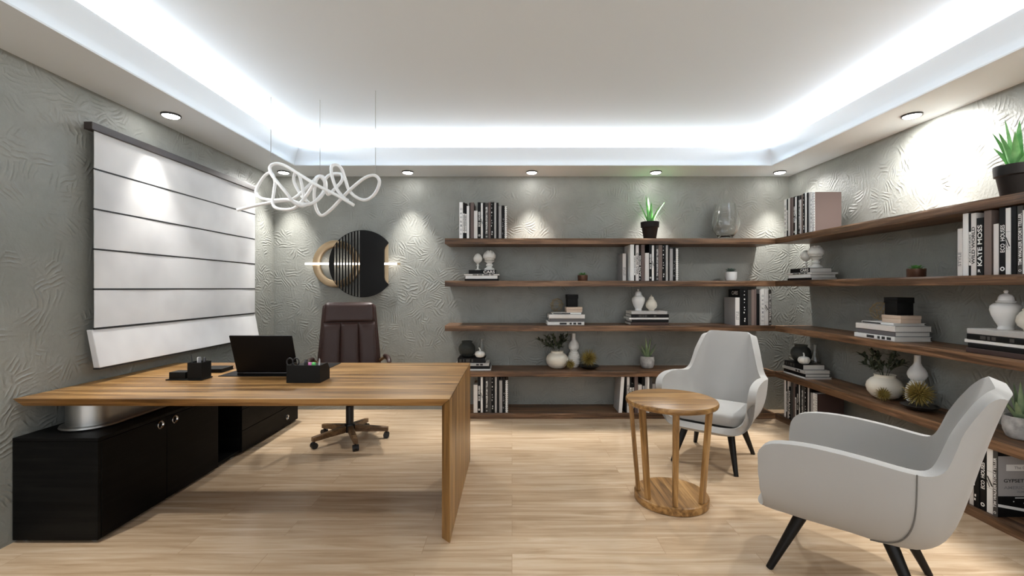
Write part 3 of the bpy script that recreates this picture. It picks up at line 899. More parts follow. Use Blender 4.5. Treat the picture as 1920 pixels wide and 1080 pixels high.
mb = MB(); mb.hexa([(-.012, -.012, 0), (.012, -.012, 0), (.012, .012, 0), (-.012, .012, 0), (-.010, -.010, .118), (.010, -.010, .118), (.010, .010, .118), (-.010, .010, .118)])
mb.build('body', 'black_plastic', pb, bevel=.003)
mb = MB(); mb.hexa([(-.009, -.009, .1185), (.009, -.009, .1185), (.009, .009, .1185), (-.009, .009, .1185), (-.003, -.004, .138), (.006, -.004, .138), (.006, .004, .138), (-.003, .004, .138)]); mb.build('tip', 'steel', pb, bevel=.001)
for nm, x, m in (('pink', .030, 'pink'), ('green', .053, 'green')):
    e = on_org('highlighter', '%s capped highlighter in the organizer box' % nm, 'highlighter', x, .030)
    MB().rbox((-.0105, -.007, 0), (.0105, .007, .093), .003, 2).build('barrel', 'black_plastic', e)
    MB().rbox((-.0108, -.0073, .0935), (.0108, .0073, .117), .003, 2).build('cap', m, e)
e = on_org('pen', 'pale grey pen standing upright at the right of the organizer', 'pen', .088, .030)
MB().lathe([(0, 0), (.005, .004), (.005, .105), (.0045, .115), (.0015, .143), (0, .1435)], 12, caps=False).build('barrel', 'pencil', e)
MB().box((.0048, -.001, .11), (.0065, .001, .138)).build('clip', 'silver', e)

tray = thing('pen_tray', 'black leather tray with pen cup and note box on the desk', 'tray', (-2.095, 2.93, DZ + .0005))
MB().rbox((-.118, -.050, 0), (.112, .062, .007), .002, 2).build('tray_plate', 'organizer', tray)
MB().rbox((-.104, -.038, .0072), (.000, .046, .050), .002, 2).build('note_box', 'organizer', tray)
mb = MB(); a, hgt, t = .046, .104, .004
for p, q in (((-a, -a, 0), (a, -a + t, hgt)), ((-a, a - t, 0), (a, a, hgt)), ((-a, -a + t, 0), (-a + t, a - t, hgt)), ((a - t, -a + t, 0), (a, a - t, hgt)), ((-a + t, -a + t, 0), (a - t, a - t, t))):
    mb.box(p, q, T=Matrix.Translation((.060, .008, .0072)))
mb.build('pen_cup', 'organizer', tray)
tx, ty, tz = -2.095 + .060, 2.93 + .008, DZ + .0005 + .0115
for k, (dx, dy, ln, m, lab) in enumerate([(-.022, -.02, .150, 'black_plastic', 'black pen leaning left in the desk pen cup'), (-.008, .01, .128, 'ink_white', 'white topped marker in the desk pen cup'), (.010, -.012, .132, 'ink_grey', 'grey marker in the middle of the desk pen cup'), (.024, .006, .128, 'steel', 'dark steel pen at the right of the desk pen cup')]):
    e = thing('pen', lab, 'pen', (tx + dx, ty + dy, tz)); e.rotation_euler = (0.03, (-.10 if k == 0 else .04 * (k - 1.5)), 0)
    r = .003 if k == 0 else .008
    MB().lathe([(0, 0), (r * .8, .002), (r, .01), (r, ln * .72), (0, ln * .72)], 12, caps=False).build('barrel', 'black_plastic', e)
    MB().lathe([(0, ln * .722), (r * 1.08, ln * .722), (r * 1.08, ln - .004), (r * .7, ln), (0, ln)], 12, caps=False).build('cap', m, e)
nb = thing('notebook', 'small black notebook lying between the pen tray and laptop', 'notebook', (-2.10, 3.20, DZ + .0005), .05)
mb = MB(); mb.rbox((-.075, -.06, 0), (.075, .09, .004), .001, 1); mb.rbox((-.075, -.06, .022), (.075, .09, .026), .001, 1); mb.box((-.075, -.06, .004), (-.071, .09, .022)); mb.build('cover', 'organizer', nb)
MB().box((-.0705, -.056, .0042), (.071, .086, .0218)).build('pages', 'black', nb)
# ------------------------------------------------------------------ things on the shelves
def at(side, s, d, k, dz=0.0005):
    """s runs along the wall (x on the back wall, y on the right wall), d from the shelf's front edge"""
    if side == 'back': return (s, YS + d, ST[k] + dz), 0.0
    return (XS + d, s, ST[k] + dz), -PI / 2
WALL = {'back': 'back wall', 'right': 'right wall'}
LEVEL = ['lowest', 'second lowest', 'middle', 'second highest', 'highest']
ORD = 'first second third fourth fifth sixth seventh eighth ninth tenth eleventh twelfth thirteenth fourteenth fifteenth sixteenth seventeenth eighteenth nineteenth twentieth'.split()

# kind: (width, height, cover, spine, description, lettering style)
BK = {
    'letters': (.039, .378, 'white', 'white', 'white book with large grey letters', ('stack', 'TOM FORD', 'ink_grey')),
    'label': (.019, .375, 'black', 'black', 'thin black book with white title label', ('label', 'ACCESSORIES', 'ink')),
    'wild': (.030, .372, 'offwhite', 'offwhite', 'off-white book lettered WILD WORLD', ('title', 'WILD WORLD', 'ink', .18, .60)),
    'moss': (.030, .300, 'black', 'black', 'short black book with big white title', ('title2', 'KATE MOSS', 'ink_white', .16, .72)),
    'white': (.034, .378, 'white', 'white', 'plain white book', None),
    'cream': (.040, .290, 'offwhite', 'offwhite', 'short pale cream book', None),
    'low': (.038, .290, 'grey', 'offwhite', 'short book with pale spine', ('title', 'STYLE', 'ink_grey', .2, .3)),
    'brown': (.038, .377, 'brown', 'brown', 'tall grey-brown book', None),
    'taupe': (.036, .374, 'taupe', 'taupe', 'plain taupe book', None),
    'eco': (.033, .378, 'black', 'black', 'black book lettered ECO HOUSES', ('eco', 'ECO HOUSES', 'ink_white')),
    'ava': (.024, .370, 'white', 'white', 'white book with black crossing strokes', ('ava', 'AVA', 'ink')),
    'black': (.021, .374, 'black', 'black', 'plain black book', None),
    'walker': (.030, .372, 'black', 'charcoal', 'dark book lettered STORY TELLER', ('walker', 'TIM WALKER STORY TELLER', 'ink_white')),
    'charcoal': (.033, .370, 'charcoal', 'charcoal', 'plain charcoal book', None),
    'dots': (.034, .378, 'black', 'black', 'black book with small white marks', ('dots', '', 'ink_white')),
    'silver': (.022, .372, 'silver', 'silver', 'slim silver-grey book', None),
    'grey': (.030, .336, 'grey', 'grey', 'mid grey shorter book', None),
    'pattern': (.032, .346, 'black', 'black', 'black book with white leaf pattern', ('leaf', '', 'ink_grey')),
    'teeth': (.024, .336, 'brown', 'white', 'white book with dark toothed edge', ('teeth', '', 'ink')),
}
_bm = {}
def spine_frame(x0, z0):        # text runs up the spine, letter tops to the left
    return Matrix(((0, -1, 0, x0), (0, 0, -1, -.0006), (1, 0, 0, z0), (0, 0, 0, 1)))
def front_frame(x0, z0):        # upright letters on the spine
    return Matrix(((1, 0, 0, x0), (0, 0, -1, -.0006), (0, 1, 0, z0), (0, 0, 0, 1)))
def spine_art(mb, style, w, h):
    st, s = style[0], style[1]
    if st == 'stack':
        for i, ch in enumerate(s.replace(' ', '')):
            put_text(mb, ch, spine_frame(w * .78, h * (.10 + .115 * i)), .020, w * .52)
    elif st in ('title', 'title2'):
        a, b = style[3], style[4]
        put_text(mb, s, spine_frame(w * .84, h * a), h * b, w * .66)
        if st == 'title2': put_text(mb, 'R', front_frame(w * .25, h * .05), w * .4, w * .45)
    elif st == 'eco':
        put_text(mb, 'ECO', spine_frame(w * .82, h * .33), h * .13, w * .6)
        put_text(mb, 'HOUSES', spine_frame(w * .82, h * .50), h * .24, w * .6)
        T = Matrix.Translation((w / 2, -.0006, h * .085)) @ Matrix.Rotation(PI / 2, 4, 'X')
        mb.lathe([(w * .16, 0), (w * .32, 0)], 20, T=T, caps=False, smooth=False)
    elif st == 'ava':
        mb.add([(w * .02, -.0006, h * .56), (w * .25, -.0006, h * .56), (w * .98, -.0006, h * .42), (w * .72, -.0006, h * .42)], [(0, 1, 2, 3)])
        for z in (.38, .64): mb.add([(0, -.0006, h * z), (w, -.0006, h * z), (w, -.0006, h * z + .0012), (0, -.0006, h * z + .0012)], [(0, 1, 2, 3)])
        mb.add([(w * .02, -.0006, h * .50), (w * .16, -.0006, h * .50), (w * .55, -.0006, h * .40), (w * .42, -.0006, h * .40)], [(0, 1, 2, 3)])
    elif st == 'walker':
        put_text(mb, s, spine_frame(w * .80, h * .13), h * .76, w * .58)
        put_text(mb, 'O', spine_frame(w * .75, h * .035), h * .035, w * .5)
    elif st == 'dots':
        r = random.Random(5)
        for z in (.10, .16, .33, .42, .48, .62, .70, .83, .93):
            a = r.uniform(.06, .25) * w; q = r.uniform(.12, .3) * w; t = r.uniform(.006, .016)
            mb.add([(a, -.0006, h * z), (a + q, -.0006, h * z), (a + q, -.0006, h * z + t), (a, -.0006, h * z + t)], [(0, 1, 2, 3)])
    elif st == 'leaf':
        r = random.Random(8)
        for i in range(16):
            z = h * r.choice((r.uniform(.28, .62), r.uniform(.28, .62), r.uniform(.05, .95))); x = r.uniform(.25, .75) * w; an = r.uniform(0, PI); l = r.uniform(.006, .012)
            c_, s_ = math.cos(an) * l, math.sin(an) * l
            P = [(x - c_, z - s_), (x + s_ * .3, z - c_ * .3), (x + c_, z + s_), (x - s_ * .3, z + c_ * .3)]
            mb.add([(min(max(p[0], .002), w - .002), -.0006, p[1]) for p in P], [(0, 1, 2, 3)])
    elif st == 'teeth':
        n = 15
        for i in range(n):
            z = h * (i + .2) / n; q = h / n * .55
            mb.add([(w, -.0006, z), (w, -.0006, z + q), (w * .66, -.0006, z + q / 2)], [(0, 1, 2)])
            mb.add([(0, -.0006, z), (0, -.0006, z + q), (w * .22, -.0006, z + q / 2)], [(0, 1, 2)])
def book(kind, label, loc, rz, group, w=None, h=None, depth=.245, cover=None, tilt=0):
    W, H, cov, sp, _, style = BK[kind]
    w = w or W; h = h or H; cov = cover or cov
    t = thing('book', label, 'book', loc, rz, group)
    if tilt: t.rotation_euler = (0, tilt, rz)
    key = (kind, round(w, 4), round(h, 3), depth, cov)
    if key in _bm:
        for n_, me in _bm[key]:
            o = bpy.data.objects.new(n_, me); COL.objects.link(o); o.parent = t
        return t
    made = []
    e = .0004
    mb = MB()
    mb.box((e, .004, 0), (e + .0028, depth, h), 0); mb.box((w - e - .0028, .004, 0), (w - e, depth, h), 0)
    # slightly rounded spine
    prof = [(e, .004), (e + .0008, .0012), (e + .003, 0), (w - e - .003, 0), (w - e - .0008, .0012), (w - e, .004), (w - e, .0055), (e, .0055)]
    mb.prism(prof, 0, h, 'z', 1)
    made.append(mb.build('cover', ['cover_' + cov, 'cover_' + sp], t))
    made.append(MB().box((e + .003, .0056, .004), (w - e - .003, depth - .005, h - .004)).build('pages', 'page', t))
    if style:
        mb = MB()
        if style[0] == 'label':
            mb.add([(w * .08, -.0004, h * .16), (w * .92, -.0004, h * .16), (w * .92, -.0004, h * .70), (w * .08, -.0004, h * .70)], [(0, 1, 2, 3)], 1)
            put_text(mb, style[1], spine_frame(w * .82, h * .20), h * .46, w * .62, 0)
        else:
            spine_art(mb, style, w, h)
        made.append(mb.build('spine_lettering', [style[2], 'ink_white'], t, fix=False))
    _bm[key] = [(o.name.split('.')[0], o.data) for o in made]
    return t

def row(side, k, s0, items, where, group, d0=.018):
    s = s0; sg = 1 if side == 'back' else -1
    out = []
    for i, it in enumerate(items):
        it = (it,) if isinstance(it, str) else it
        kind = it[0]; o = dict(it[1]) if len(it) > 1 else {}
        s += sg * o.pop('gap', 0)
        w = o.get('w') or BK[kind][0]
        extra = o.pop('desc', None)
        d = o.pop('d', d0 + .0025 * ((i * 7) % 3))
        loc, rz = at(side, s, d, k)
        o_label = '%s, %s from left %s' % (extra or BK[kind][4], ORD[i], where)
        out.append(book(kind, o_label, loc, rz, group, **o))
        s += sg * w
    return out

row('back', 4, -.551, ['letters', ('label', {'w': .0185}), ('label', {'w': .0206, 'h': .368}), ('white', {'w': .027, 'h': .340}), ('black', {'w': .010}), 'brown', ('cream', {'w': .039}), 'eco', ('ava', {'w': .0227}), 'black', ('walker', {'w': .033}), ('brown', {'w': .029}), 'dots', 'silver', ('black', {'w': .0247}), 'grey', 'pattern', 'teeth'],  # the slimmest black book stands in for the dark of a gap
    'on the highest back shelf', 'upright books on the highest back shelf')
row('back', 3, 1.172, [('low', {'d': .09}), ('white', {'w': .041, 'gap': .024}), ('label', {'w': .016}), ('wild', {'w': .033}), ('moss', {'w': .0247}), ('brown', {'w': .039}), ('cream', {'w': .0433}), ('eco', {'w': .029}), ('ava', {'w': .0247}), ('black', {'w': .0185}), ('walker', {'w': .027}), ('taupe', {'w': .041}), 'dots', ('silver', {'w': .0247}), ('black', {'w': .0165}), ('grey', {'w': .033}), 'pattern', ('teeth', {'w': .027})],
    'on the second highest back shelf', 'upright books on the second highest back shelf')
bs = row('back', 2, 2.330, [('low', {'w': .047}), ('black', {'w': .040}), ('dots', {'w': .045}), ('charcoal', {'w': .037}), ('taupe', {'w': .034}), ('brown', {'w': .022, 'cover': 'darkbrown'}), ('black', {'w': .030, 'h': .330}), ('silver', {'w': .014}), ('letters', {'w': .038}), ('ava', {'w': .040, 'h': .378}), ('walker', {'w': .033})],
    'on the middle back shelf', 'upright books on the middle back shelf')
mb = MB()
put_text(mb, 'CARS', Matrix(((0, 0, -1, -.0006 + .0004), (-1, 0, 0, .17), (0, 1, 0, .318), (0, 0, 0, 1))), .13, .04)
mb.build('cover_lettering', 'ink_white', bs[1], fix=False)
row('back', 0, -.402, [('cream', {'w': .043}), ('eco', {'w': .031}), 'ava', ('black', {'w': .025}), ('walker', {'w': .032}), 'charcoal', 'dots', 'silver', ('black', {'w': .024}), ('grey', {'w': .033}), 'pattern', ('teeth', {'w': .027})],
    'beside the desk leg', 'upright books beside the desk leg')
row('back', 0, 1.112, [('white', {'w': .037, 'tilt': .072, 'desc': 'white leaning book', 'cover': 'grey'}), ('black', {'gap': .030}), ('wild', {}), ('label', {}), ('moss', {}), ('brown', {}), ('cream', {}), ('eco', {}), ('silver', {}), ('white', {'w': .022}), ('charcoal', {}), ('grey', {'h': .30})],
    'behind the round table', 'upright books behind the round table')
row('right', 4, 4.575, ['letters', ('label', {}), ('white', {'w': .036}), ('brown', {'w': .030}), ('taupe', {'w': .020}), ('eco', {'w': .032}), 'ava', 'black', ('walker', {}), ('cream', {'w': .016, 'h': .33}), ('taupe', {'w': .024}), 'dots', ('white', {'w': .024}), 'black', ('silver', {'w': .030}), ('letters', {'w': .030, 'h': .36}), ('teeth', {'w': .028, 'h': .36})],
    'on the highest right shelf', 'upright books on the highest right shelf')
row('right', 3, 2.795, [('low', {'w': .030}), ('white', {'w': .034}), ('label', {'w': .018}), 'wild', ('moss', {'w': .040, 'h': .338}), ('taupe', {'w': .042}), ('charcoal', {'w': .012, 'd': .12}), ('cream', {'w': .028}), ('eco', {'w': .038}), ('ava', {'w': .026}), ('black', {'w': .028}), ('walker', {'w': .030}), ('white', {'w': .020, 'h': .345}), ('brown', {})],  # slim charcoal one, set far back, stands in for shadow between its neighbours
    'on the second highest right shelf', 'upright books on the second highest right shelf')
row('right', 0, 4.575, [('white', {'w': .028}), ('label', {}), ('wild', {}), ('moss', {'h': .32}), ('charcoal', {}), ('brown', {}), ('label', {'w': .022, 'h': .34}), ('eco', {'w': .026}), 'ava', 'black', ('walker', {}), ('charcoal', {'w': .024}), ('dots', {}), 'silver', ('black', {'w': .024}), 'grey', ('letters', {'w': .026, 'h': .34}), ('teeth', {'cover': 'darkbrown'})],
    'on the lowest shelf\'s corner end', 'upright books by the corner on the lowest right shelf')
bs = row('right', 0, 2.808, [('moss', {'w': .040, 'h': .33}), ('brown', {'w': .040}), ('cream', {'w': .030}), ('dots', {}), ('eco', {'w': .036}), ('ava', {'w': .038, 'h': .376}), ('walker', {'w': .026, 'desc': 'dark book with cover lettered GYPSET'})],
    'beside the near armchair', 'upright books beside the near armchair')
# the cover of the last one faces the room
w, h = .026, .372
def cov_frame(y0, z0): return Matrix(((0, 0, 1, w + .0006), (1, 0, 0, y0), (0, 1, 0, z0), (0, 0, 0, 1)))
def cov_quad(mb, y0, z0, y1, z1, mi, e=.0003):
    mb.add([(w + e, y0, z0), (w + e, y1, z0), (w + e, y1, z1), (w + e, y0, z1)], [(0, 1, 2, 3)], mi)
mb = MB()
cov_quad(mb, .004, .118, .245, .345, 0)
cov_quad(mb, .05, .262, .235, .298, 1, .0006)
put_text(mb, 'The Core', Matrix.Translation((.0004, 0, 0)) @ cov_frame(.095, .272), .10, .016, 0)
put_text(mb, 'GYPSET', cov_frame(.036, .196), .115, .020, 3)
put_text(mb, 'AMERICAN', cov_frame(.036, .158), .165, .018, 2)
put_text(mb, 'ALMANAC', cov_frame(.11, .138), .10, .011, 2)
mb.add([(w + .0003, .004, .058), (w + .0003, .004, .074), (w + .0003, .245, .030), (w + .0003, .245, .014)], [(0, 1, 2, 3)], 1)
for y, z in ((.09, .085), (.15, .075), (.19, .09), (.21, .062)): cov_quad(mb, y, z, y + .006, z + .006, 1)
cov_quad(mb, .10, .106, .20, .111, 1)
mb.build('cover_lettering', ['cover_grey', 'ink_white', 'ink_grey', 'ink'], bs[-1], fix=False)

# ---- lying books
def lying(label, loc, rz, l, d, t, cov, group, spine=None, text=None, text_w=.4, text_x=.5, ink='ink_white', mark=None):
    o = thing('book', label, 'book', loc, rz, group)
    c_ = .0028
    mb = MB()
    mb.box((-l / 2, .004, 0), (l / 2, d, c_)); mb.box((-l / 2, .004, t - c_), (l / 2, d, t))
    mb.prism([(.004, 0), (.0012, .001), (0, .003), (0, t - .003), (.0012, t - .001), (.004, t), (.0055, t), (.0055, 0)], -l / 2, l / 2, 'x', 1)
    mb.build('cover', ['cover_' + cov, 'cover_' + (spine or cov)], o)
    MB().box((-l / 2 + .005, .0056, c_ + .0003), (l / 2 - .005, d - .005, t - c_ - .0003)).build('pages', 'page', o)
    if text or mark:
        mb = MB()
        if text: put_text(mb, text, front_frame(-l / 2 + l * text_x, t * .16), l * text_w, t * .68)
        if mark:
            for a, b in mark:
                mb.add([(-l / 2 + l * a, -.0005, t * .2), (-l / 2 + l * b, -.0005, t * .2), (-l / 2 + l * b, -.0005, t * .8), (-l / 2 + l * a, -.0005, t * .8)], [(0, 1, 2, 3)])
        mb.build('spine_lettering', ink, o, fix=False)
    return o
def stack(side, k, s, d, books, what):
    z = .0005; sg = 1 if side == 'back' else -1
    pos = {4: ['bottom', 'second from bottom', 'third from bottom', 'top'], 5: ['bottom', 'second from bottom', 'middle', 'second from top', 'top']}[len(books)]
    for i, (desc, l, dd, t, cov, dx, dy, tw, kw) in enumerate(books):
        loc, rz = at(side, s + sg * dx, d + dy, k, z)
        lying('%s, %s under the %s, %s' % (desc, pos[i], what, WALL[side]), loc, rz + tw, l, dd, t, cov, 'lying books under the %s on the %s' % (what, WALL[side]), **kw)
        z += t + .0005
    return z

def put(side, s, d, k, name, label, cat, dz=.0005, rz=0, group=None):
    loc, r = at(side, s, d, k, dz)
    return thing(name, label + ' on the ' + WALL[side], cat, loc, r + rz, group)

def finials(side, s, d):
    sg = 1 if side == 'back' else -1
    z = stack(side, 3, s, d, [('black flat book', .356, .25, .020, 'black', 0, 0, 0, {}), ('white thick book', .335, .24, .034, 'white', -.003, .004, 0, {}),
                              ('thin pale book with dark marks', .368, .255, .016, 'offwhite', -.002, .0, 0, {'mark': [(.25, .38), (.40, .52), (.56, .72), (.76, .84)], 'ink': 'ink'}),
                              ('black book lettered CARS', .285, .215, .042, 'black', .006, .003, 0, {'text': 'CARS', 'text_w': .42, 'text_x': .54})], 'finials')
    e = put(side, s - sg * .048, d + .10, 3, 'egg_finial', 'small white egg-shaped finial on a slim foot, on the black book', 'ornament', z)
    MB().lathe([(0, 0), (.031, 0), (.032, .004), (.022, .009), (.011, .015), (.0085, .040), (.011, .046), (.016, .052), (.011, .060), (.010, .068), (.018, .076), (0, .076)], 28, caps=False).build('stand', 'plaster_white', e)
    MB().lathe([(0, .0765), (.022, .080), (.038, .094), (.0465, .112), (.047, .126), (.041, .146), (.028, .165), (.014, .176), (0, .180)], 32, caps=False, warp=lambda a, zz: 1 + .02 * math.sin(14 * a + zz * 260)).build('egg', 'plaster_white', e)
    e = put(side, s + sg * .075, d + .115, 3, 'artichoke_finial', 'large white artichoke finial on a turned base, on the stacked books', 'ornament', z)
    MB().lathe([(0, 0), (.054, 0), (.056, .006), (.050, .020), (.034, .030), (.026, .038), (.034, .046), (.038, .056), (.032, .066), (.024, .072), (.030, .080), (.050, .092), (.055, .100), (.046, .104), (0, .104)], 32, caps=False).build('stand', 'plaster_white', e)
    MB().lathe([(0, .1045), (.030, .108), (.058, .124), (.068, .145), (.066, .165), (.052, .188), (.030, .204), (.012, .212), (0, .214)], 32, caps=False).build('core', 'plaster_white', e)
    mb = MB()
    for j, (zz, rr, n) in enumerate([(.120, .052, 9), (.140, .066, 9), (.160, .066, 9), (.180, .055, 8), (.197, .036, 6)]):
        for i in range(n):
            a = 2 * PI * (i + .5 * (j % 2)) / n
            q = .030
            R = Matrix.Rotation(a, 4, 'Z')
            rows = []
            for v in range(5):
                f = v / 4; hw = .026 * math.sqrt(max(0, 1 - f ** 1.8)) * rr / .066 + .0005
                rows.append([R @ Vector((rr * (1 - .16 * f * f) + .004 * math.sin(PI * f) - .010 * (u / 2) ** 2 * hw / .026, u / 2 * hw, zz - .012 + q * f)) for u in (-2, -1, 0, 1, 2)])
            mb.grid(rows)
    mb.build('scales', 'plaster_white', e, solid=.003)
finials('back', -.317, .03)
finials('right', 4.365, .035)

def boxes(side, s, d):
    sg = 1 if side == 'back' else -1
    z = stack(side, 2, s, d, [('white book with dark pattern', .385, .27, .034, 'white', -.004, .0, 0, {'mark': [(.33, .52), (.60, .66), (.70, .78), (.82, .92)], 'ink': 'ink'}), ('slate grey book', .355, .262, .035, 'slate', .006, .006, 0, {}),
                              ('thick pale grey book', .375, .27, .042, 'silver', .006, .0, 0, {'spine': 'offwhite'}), ('thin white book with black line', .300, .235, .018, 'white', .008, .018, 0, {'mark': [(.02, .62)], 'ink': 'ink'})], 'black box')
    b = put(side, s + sg * .092, d + .055, 2, 'gift_box', 'blush pink flat box under the black box', 'box', z)
    MB().rbox((-.083, 0, 0), (.083, .150, .030), .002, 2).build('base', 'box_pink', b)
    MB().rbox((-.085, -.002, .0303), (.085, .152, .056), .002, 2).build('lid', 'box_pink', b)
    b = put(side, s + sg * .075, d + .068, 2, 'gift_box', 'black lidded box standing on the blush box', 'box', z + .0565)
    MB().rbox((-.056, 0, 0), (.056, .120, .104), .002, 2).build('base', 'box_black', b)
    MB().rbox((-.060, -.004, .0805 + .024), (.060, .124, .132), .002, 2).build('lid_top', 'box_black', b)
    mb = MB()
    for p, q in (((-.060, -.004, .090), (.060, -.0005, .1043)), ((-.060, .1205, .090), (.060, .124, .1043)), ((-.060, -.0005, .090), (-.0565, .1205, .1043)), ((.0565, -.0005, .090), (.060, .1205, .1043))): mb.box(p, q)
    mb.build('lid_rim', 'box_black', b)
    wv = put(side, s - sg * .085, d + .125, 2, 'wire_sphere', 'openwork brass wire sphere ornament on the stacked books', 'ornament', z)
    r = random.Random(11); mb = MB(); R = .074
    for q in range(10):
        n = Vector((r.uniform(-1, 1), r.uniform(-1, 1), r.uniform(-1, 1))).normalized(); off = r.uniform(-.35, .35) * R
        u = n.orthogonal().normalized(); v = n.cross(u); rr = math.sqrt(R * R - off * off)
        m = r.choice((5, 6, 7))
        pts = [n * off + (u * math.cos(2 * PI * k / m + q) + v * math.sin(2 * PI * k / m + q)) * rr + Vector((0, 0, R + .0016)) for k in range(m)]
        mb.tube(pts, .0012, 6, closed=True)
    mb.build('wire_cage', 'gold_wire', wv)
boxes('back', .568, .03)
boxes('right', 3.455, .03)

def jars(side, s, d):
    sg = 1 if side == 'back' else -1
    z = stack(side, 2, s, d, [('brown book', .395, .27, .030, 'darkbrown', 0, 0, 0, {'spine': 'darkbrown'}), ('black book', .385, .26, .028, 'black', .006, .0, 0, {}), ('thin white book', .410, .27, .020, 'white', -.006, .004, 0, {}),
                              ('black thick book', .395, .255, .034, 'black', .004, .0, 0, {'mark': [(.2, .28), (.3, .34), (.36, .42), (.6, .66)], 'ink': 'cover_charcoal'}), ('pale grey book', .375, .25, .032, 'offwhite', -.004, .0, 0, {'spine': 'silver'})], 'lidded jars')
    j = put(side, s - sg * .085, d + .12, 2, 'ginger_jar', 'tall white lidded ginger jar on the stacked books', 'jar', z)
    MB().lathe([(0, 0), (.036, 0), (.037, .006), (.033, .014), (.035, .024), (.048, .050), (.062, .085), (.069, .115), (.066, .138), (.052, .152), (.036, .158), (0, .158)], 36, caps=False).build('body', 'ceramic', j)
    MB().lathe([(0, .1585), (.042, .1585), (.044, .164), (.036, .170), (.033, .190), (.026, .203), (.012, .209), (.007, .214), (.011, .222), (.008, .230), (0, .232)], 32, caps=False).build('lid', 'ceramic', j)
    j = put(side, s + sg * .052, d + .11, 2, 'ginger_jar', 'small cream pear-shaped lidded jar on the stacked books', 'jar', z)
    MB().lathe([(0, 0), (.028, 0), (.029, .010), (.034, .016), (.052, .032), (.060, .055), (.055, .085), (.042, .108), (.031, .118), (0, .118)], 36, caps=False).build('body', 'cream_ceramic', j)
    MB().lathe([(0, .1185), (.034, .1185), (.035, .123), (.027, .130), (.024, .143), (.014, .152), (.005, .158), (.007, .166), (0, .172)], 28, caps=False).build('lid', 'cream_ceramic', j)
jars('back', 1.440, .03)
jars('right', 2.555, .03)

def pumpkin_group(side, s, d):
    sg = 1 if side == 'back' else -1
    z = stack(side, 1, s, d, [('thin white book', .345, .25, .016, 'white', .010, .0, 0, {}), ('black book', .335, .24, .030, 'black', .004, .004, 0, {'spine': 'black'}), ('pale book with dark marks', .350, .25, .030, 'offwhite', -.012, .002, 0, {'spine': 'silver', 'mark': [(.62, .70), (.74, .82)], 'ink': 'ink'}),
                              ('black thick book', .290, .215, .050, 'black', -.020, .012, 0, {'mark': [(.06, .14), (.2, .24), (.3, .44), (.5, .56)], 'ink': 'cover_charcoal'})], 'dark vase')
    v = put(side, s - sg * .078, d + .125, 1, 'round_vase', 'round smoky dark glass vase on the stacked books', 'vase', z)
    MB().lathe([(0, .0), (.044, .0), (.062, .012), (.082, .042), (.092, .078), (.088, .110), (.070, .138), (.056, .148), (.056, .160), (.062, .168), (.057, .168), (.051, .160), (.051, .149), (.066, .134), (.083, .108), (.087, .078), (.077, .045), (.058, .018), (0, .010)], 40, caps=False).build('vase_body', 'smoke_glass', v)
    p = put(side, s + sg * .066, d + .062, 1, 'pumpkin', 'small white ribbed pumpkin on the stacked books', 'ornament', z)
    MB().lathe([(0, .006), (.020, .0), (.040, .006), (.053, .026), (.054, .044), (.044, .062), (.022, .070), (.006, .066), (0, .064)], 48, caps=False, warp=lambda a, zz: 1 - .07 * abs(math.sin(5 * a)) ** 3).build('body', 'plaster_white', p)
    MB().tube(catmull([(0, 0, .064), (.001, 0, .078), (-.004, .002, .092), (-.014, .003, .104)], 5), [.008 - .0002 * k for k in range(16)], 10).build('stem', 'plaster_white', p)
    b = put(side, s + sg * .075, d + .165, 1, 'glass_bottle', 'clear narrow-necked glass bottle behind the pumpkin', 'bottle', z)
    MB().lathe([(0, 0), (.030, 0), (.044, .004), (.047, .018), (.044, .040), (.032, .085), (.021, .125), (.017, .150), (.017, .180), (.023, .190), (.021, .191), (.0145, .180), (.0145, .150), (.018, .125), (.029, .085), (.041, .040), (.043, .020), (.035, .008), (0, .006)], 36, caps=False).build('bottle_body', 'glass', b)
pumpkin_group('back', -.405, .03)
pumpkin_group('right', 4.45, .035)

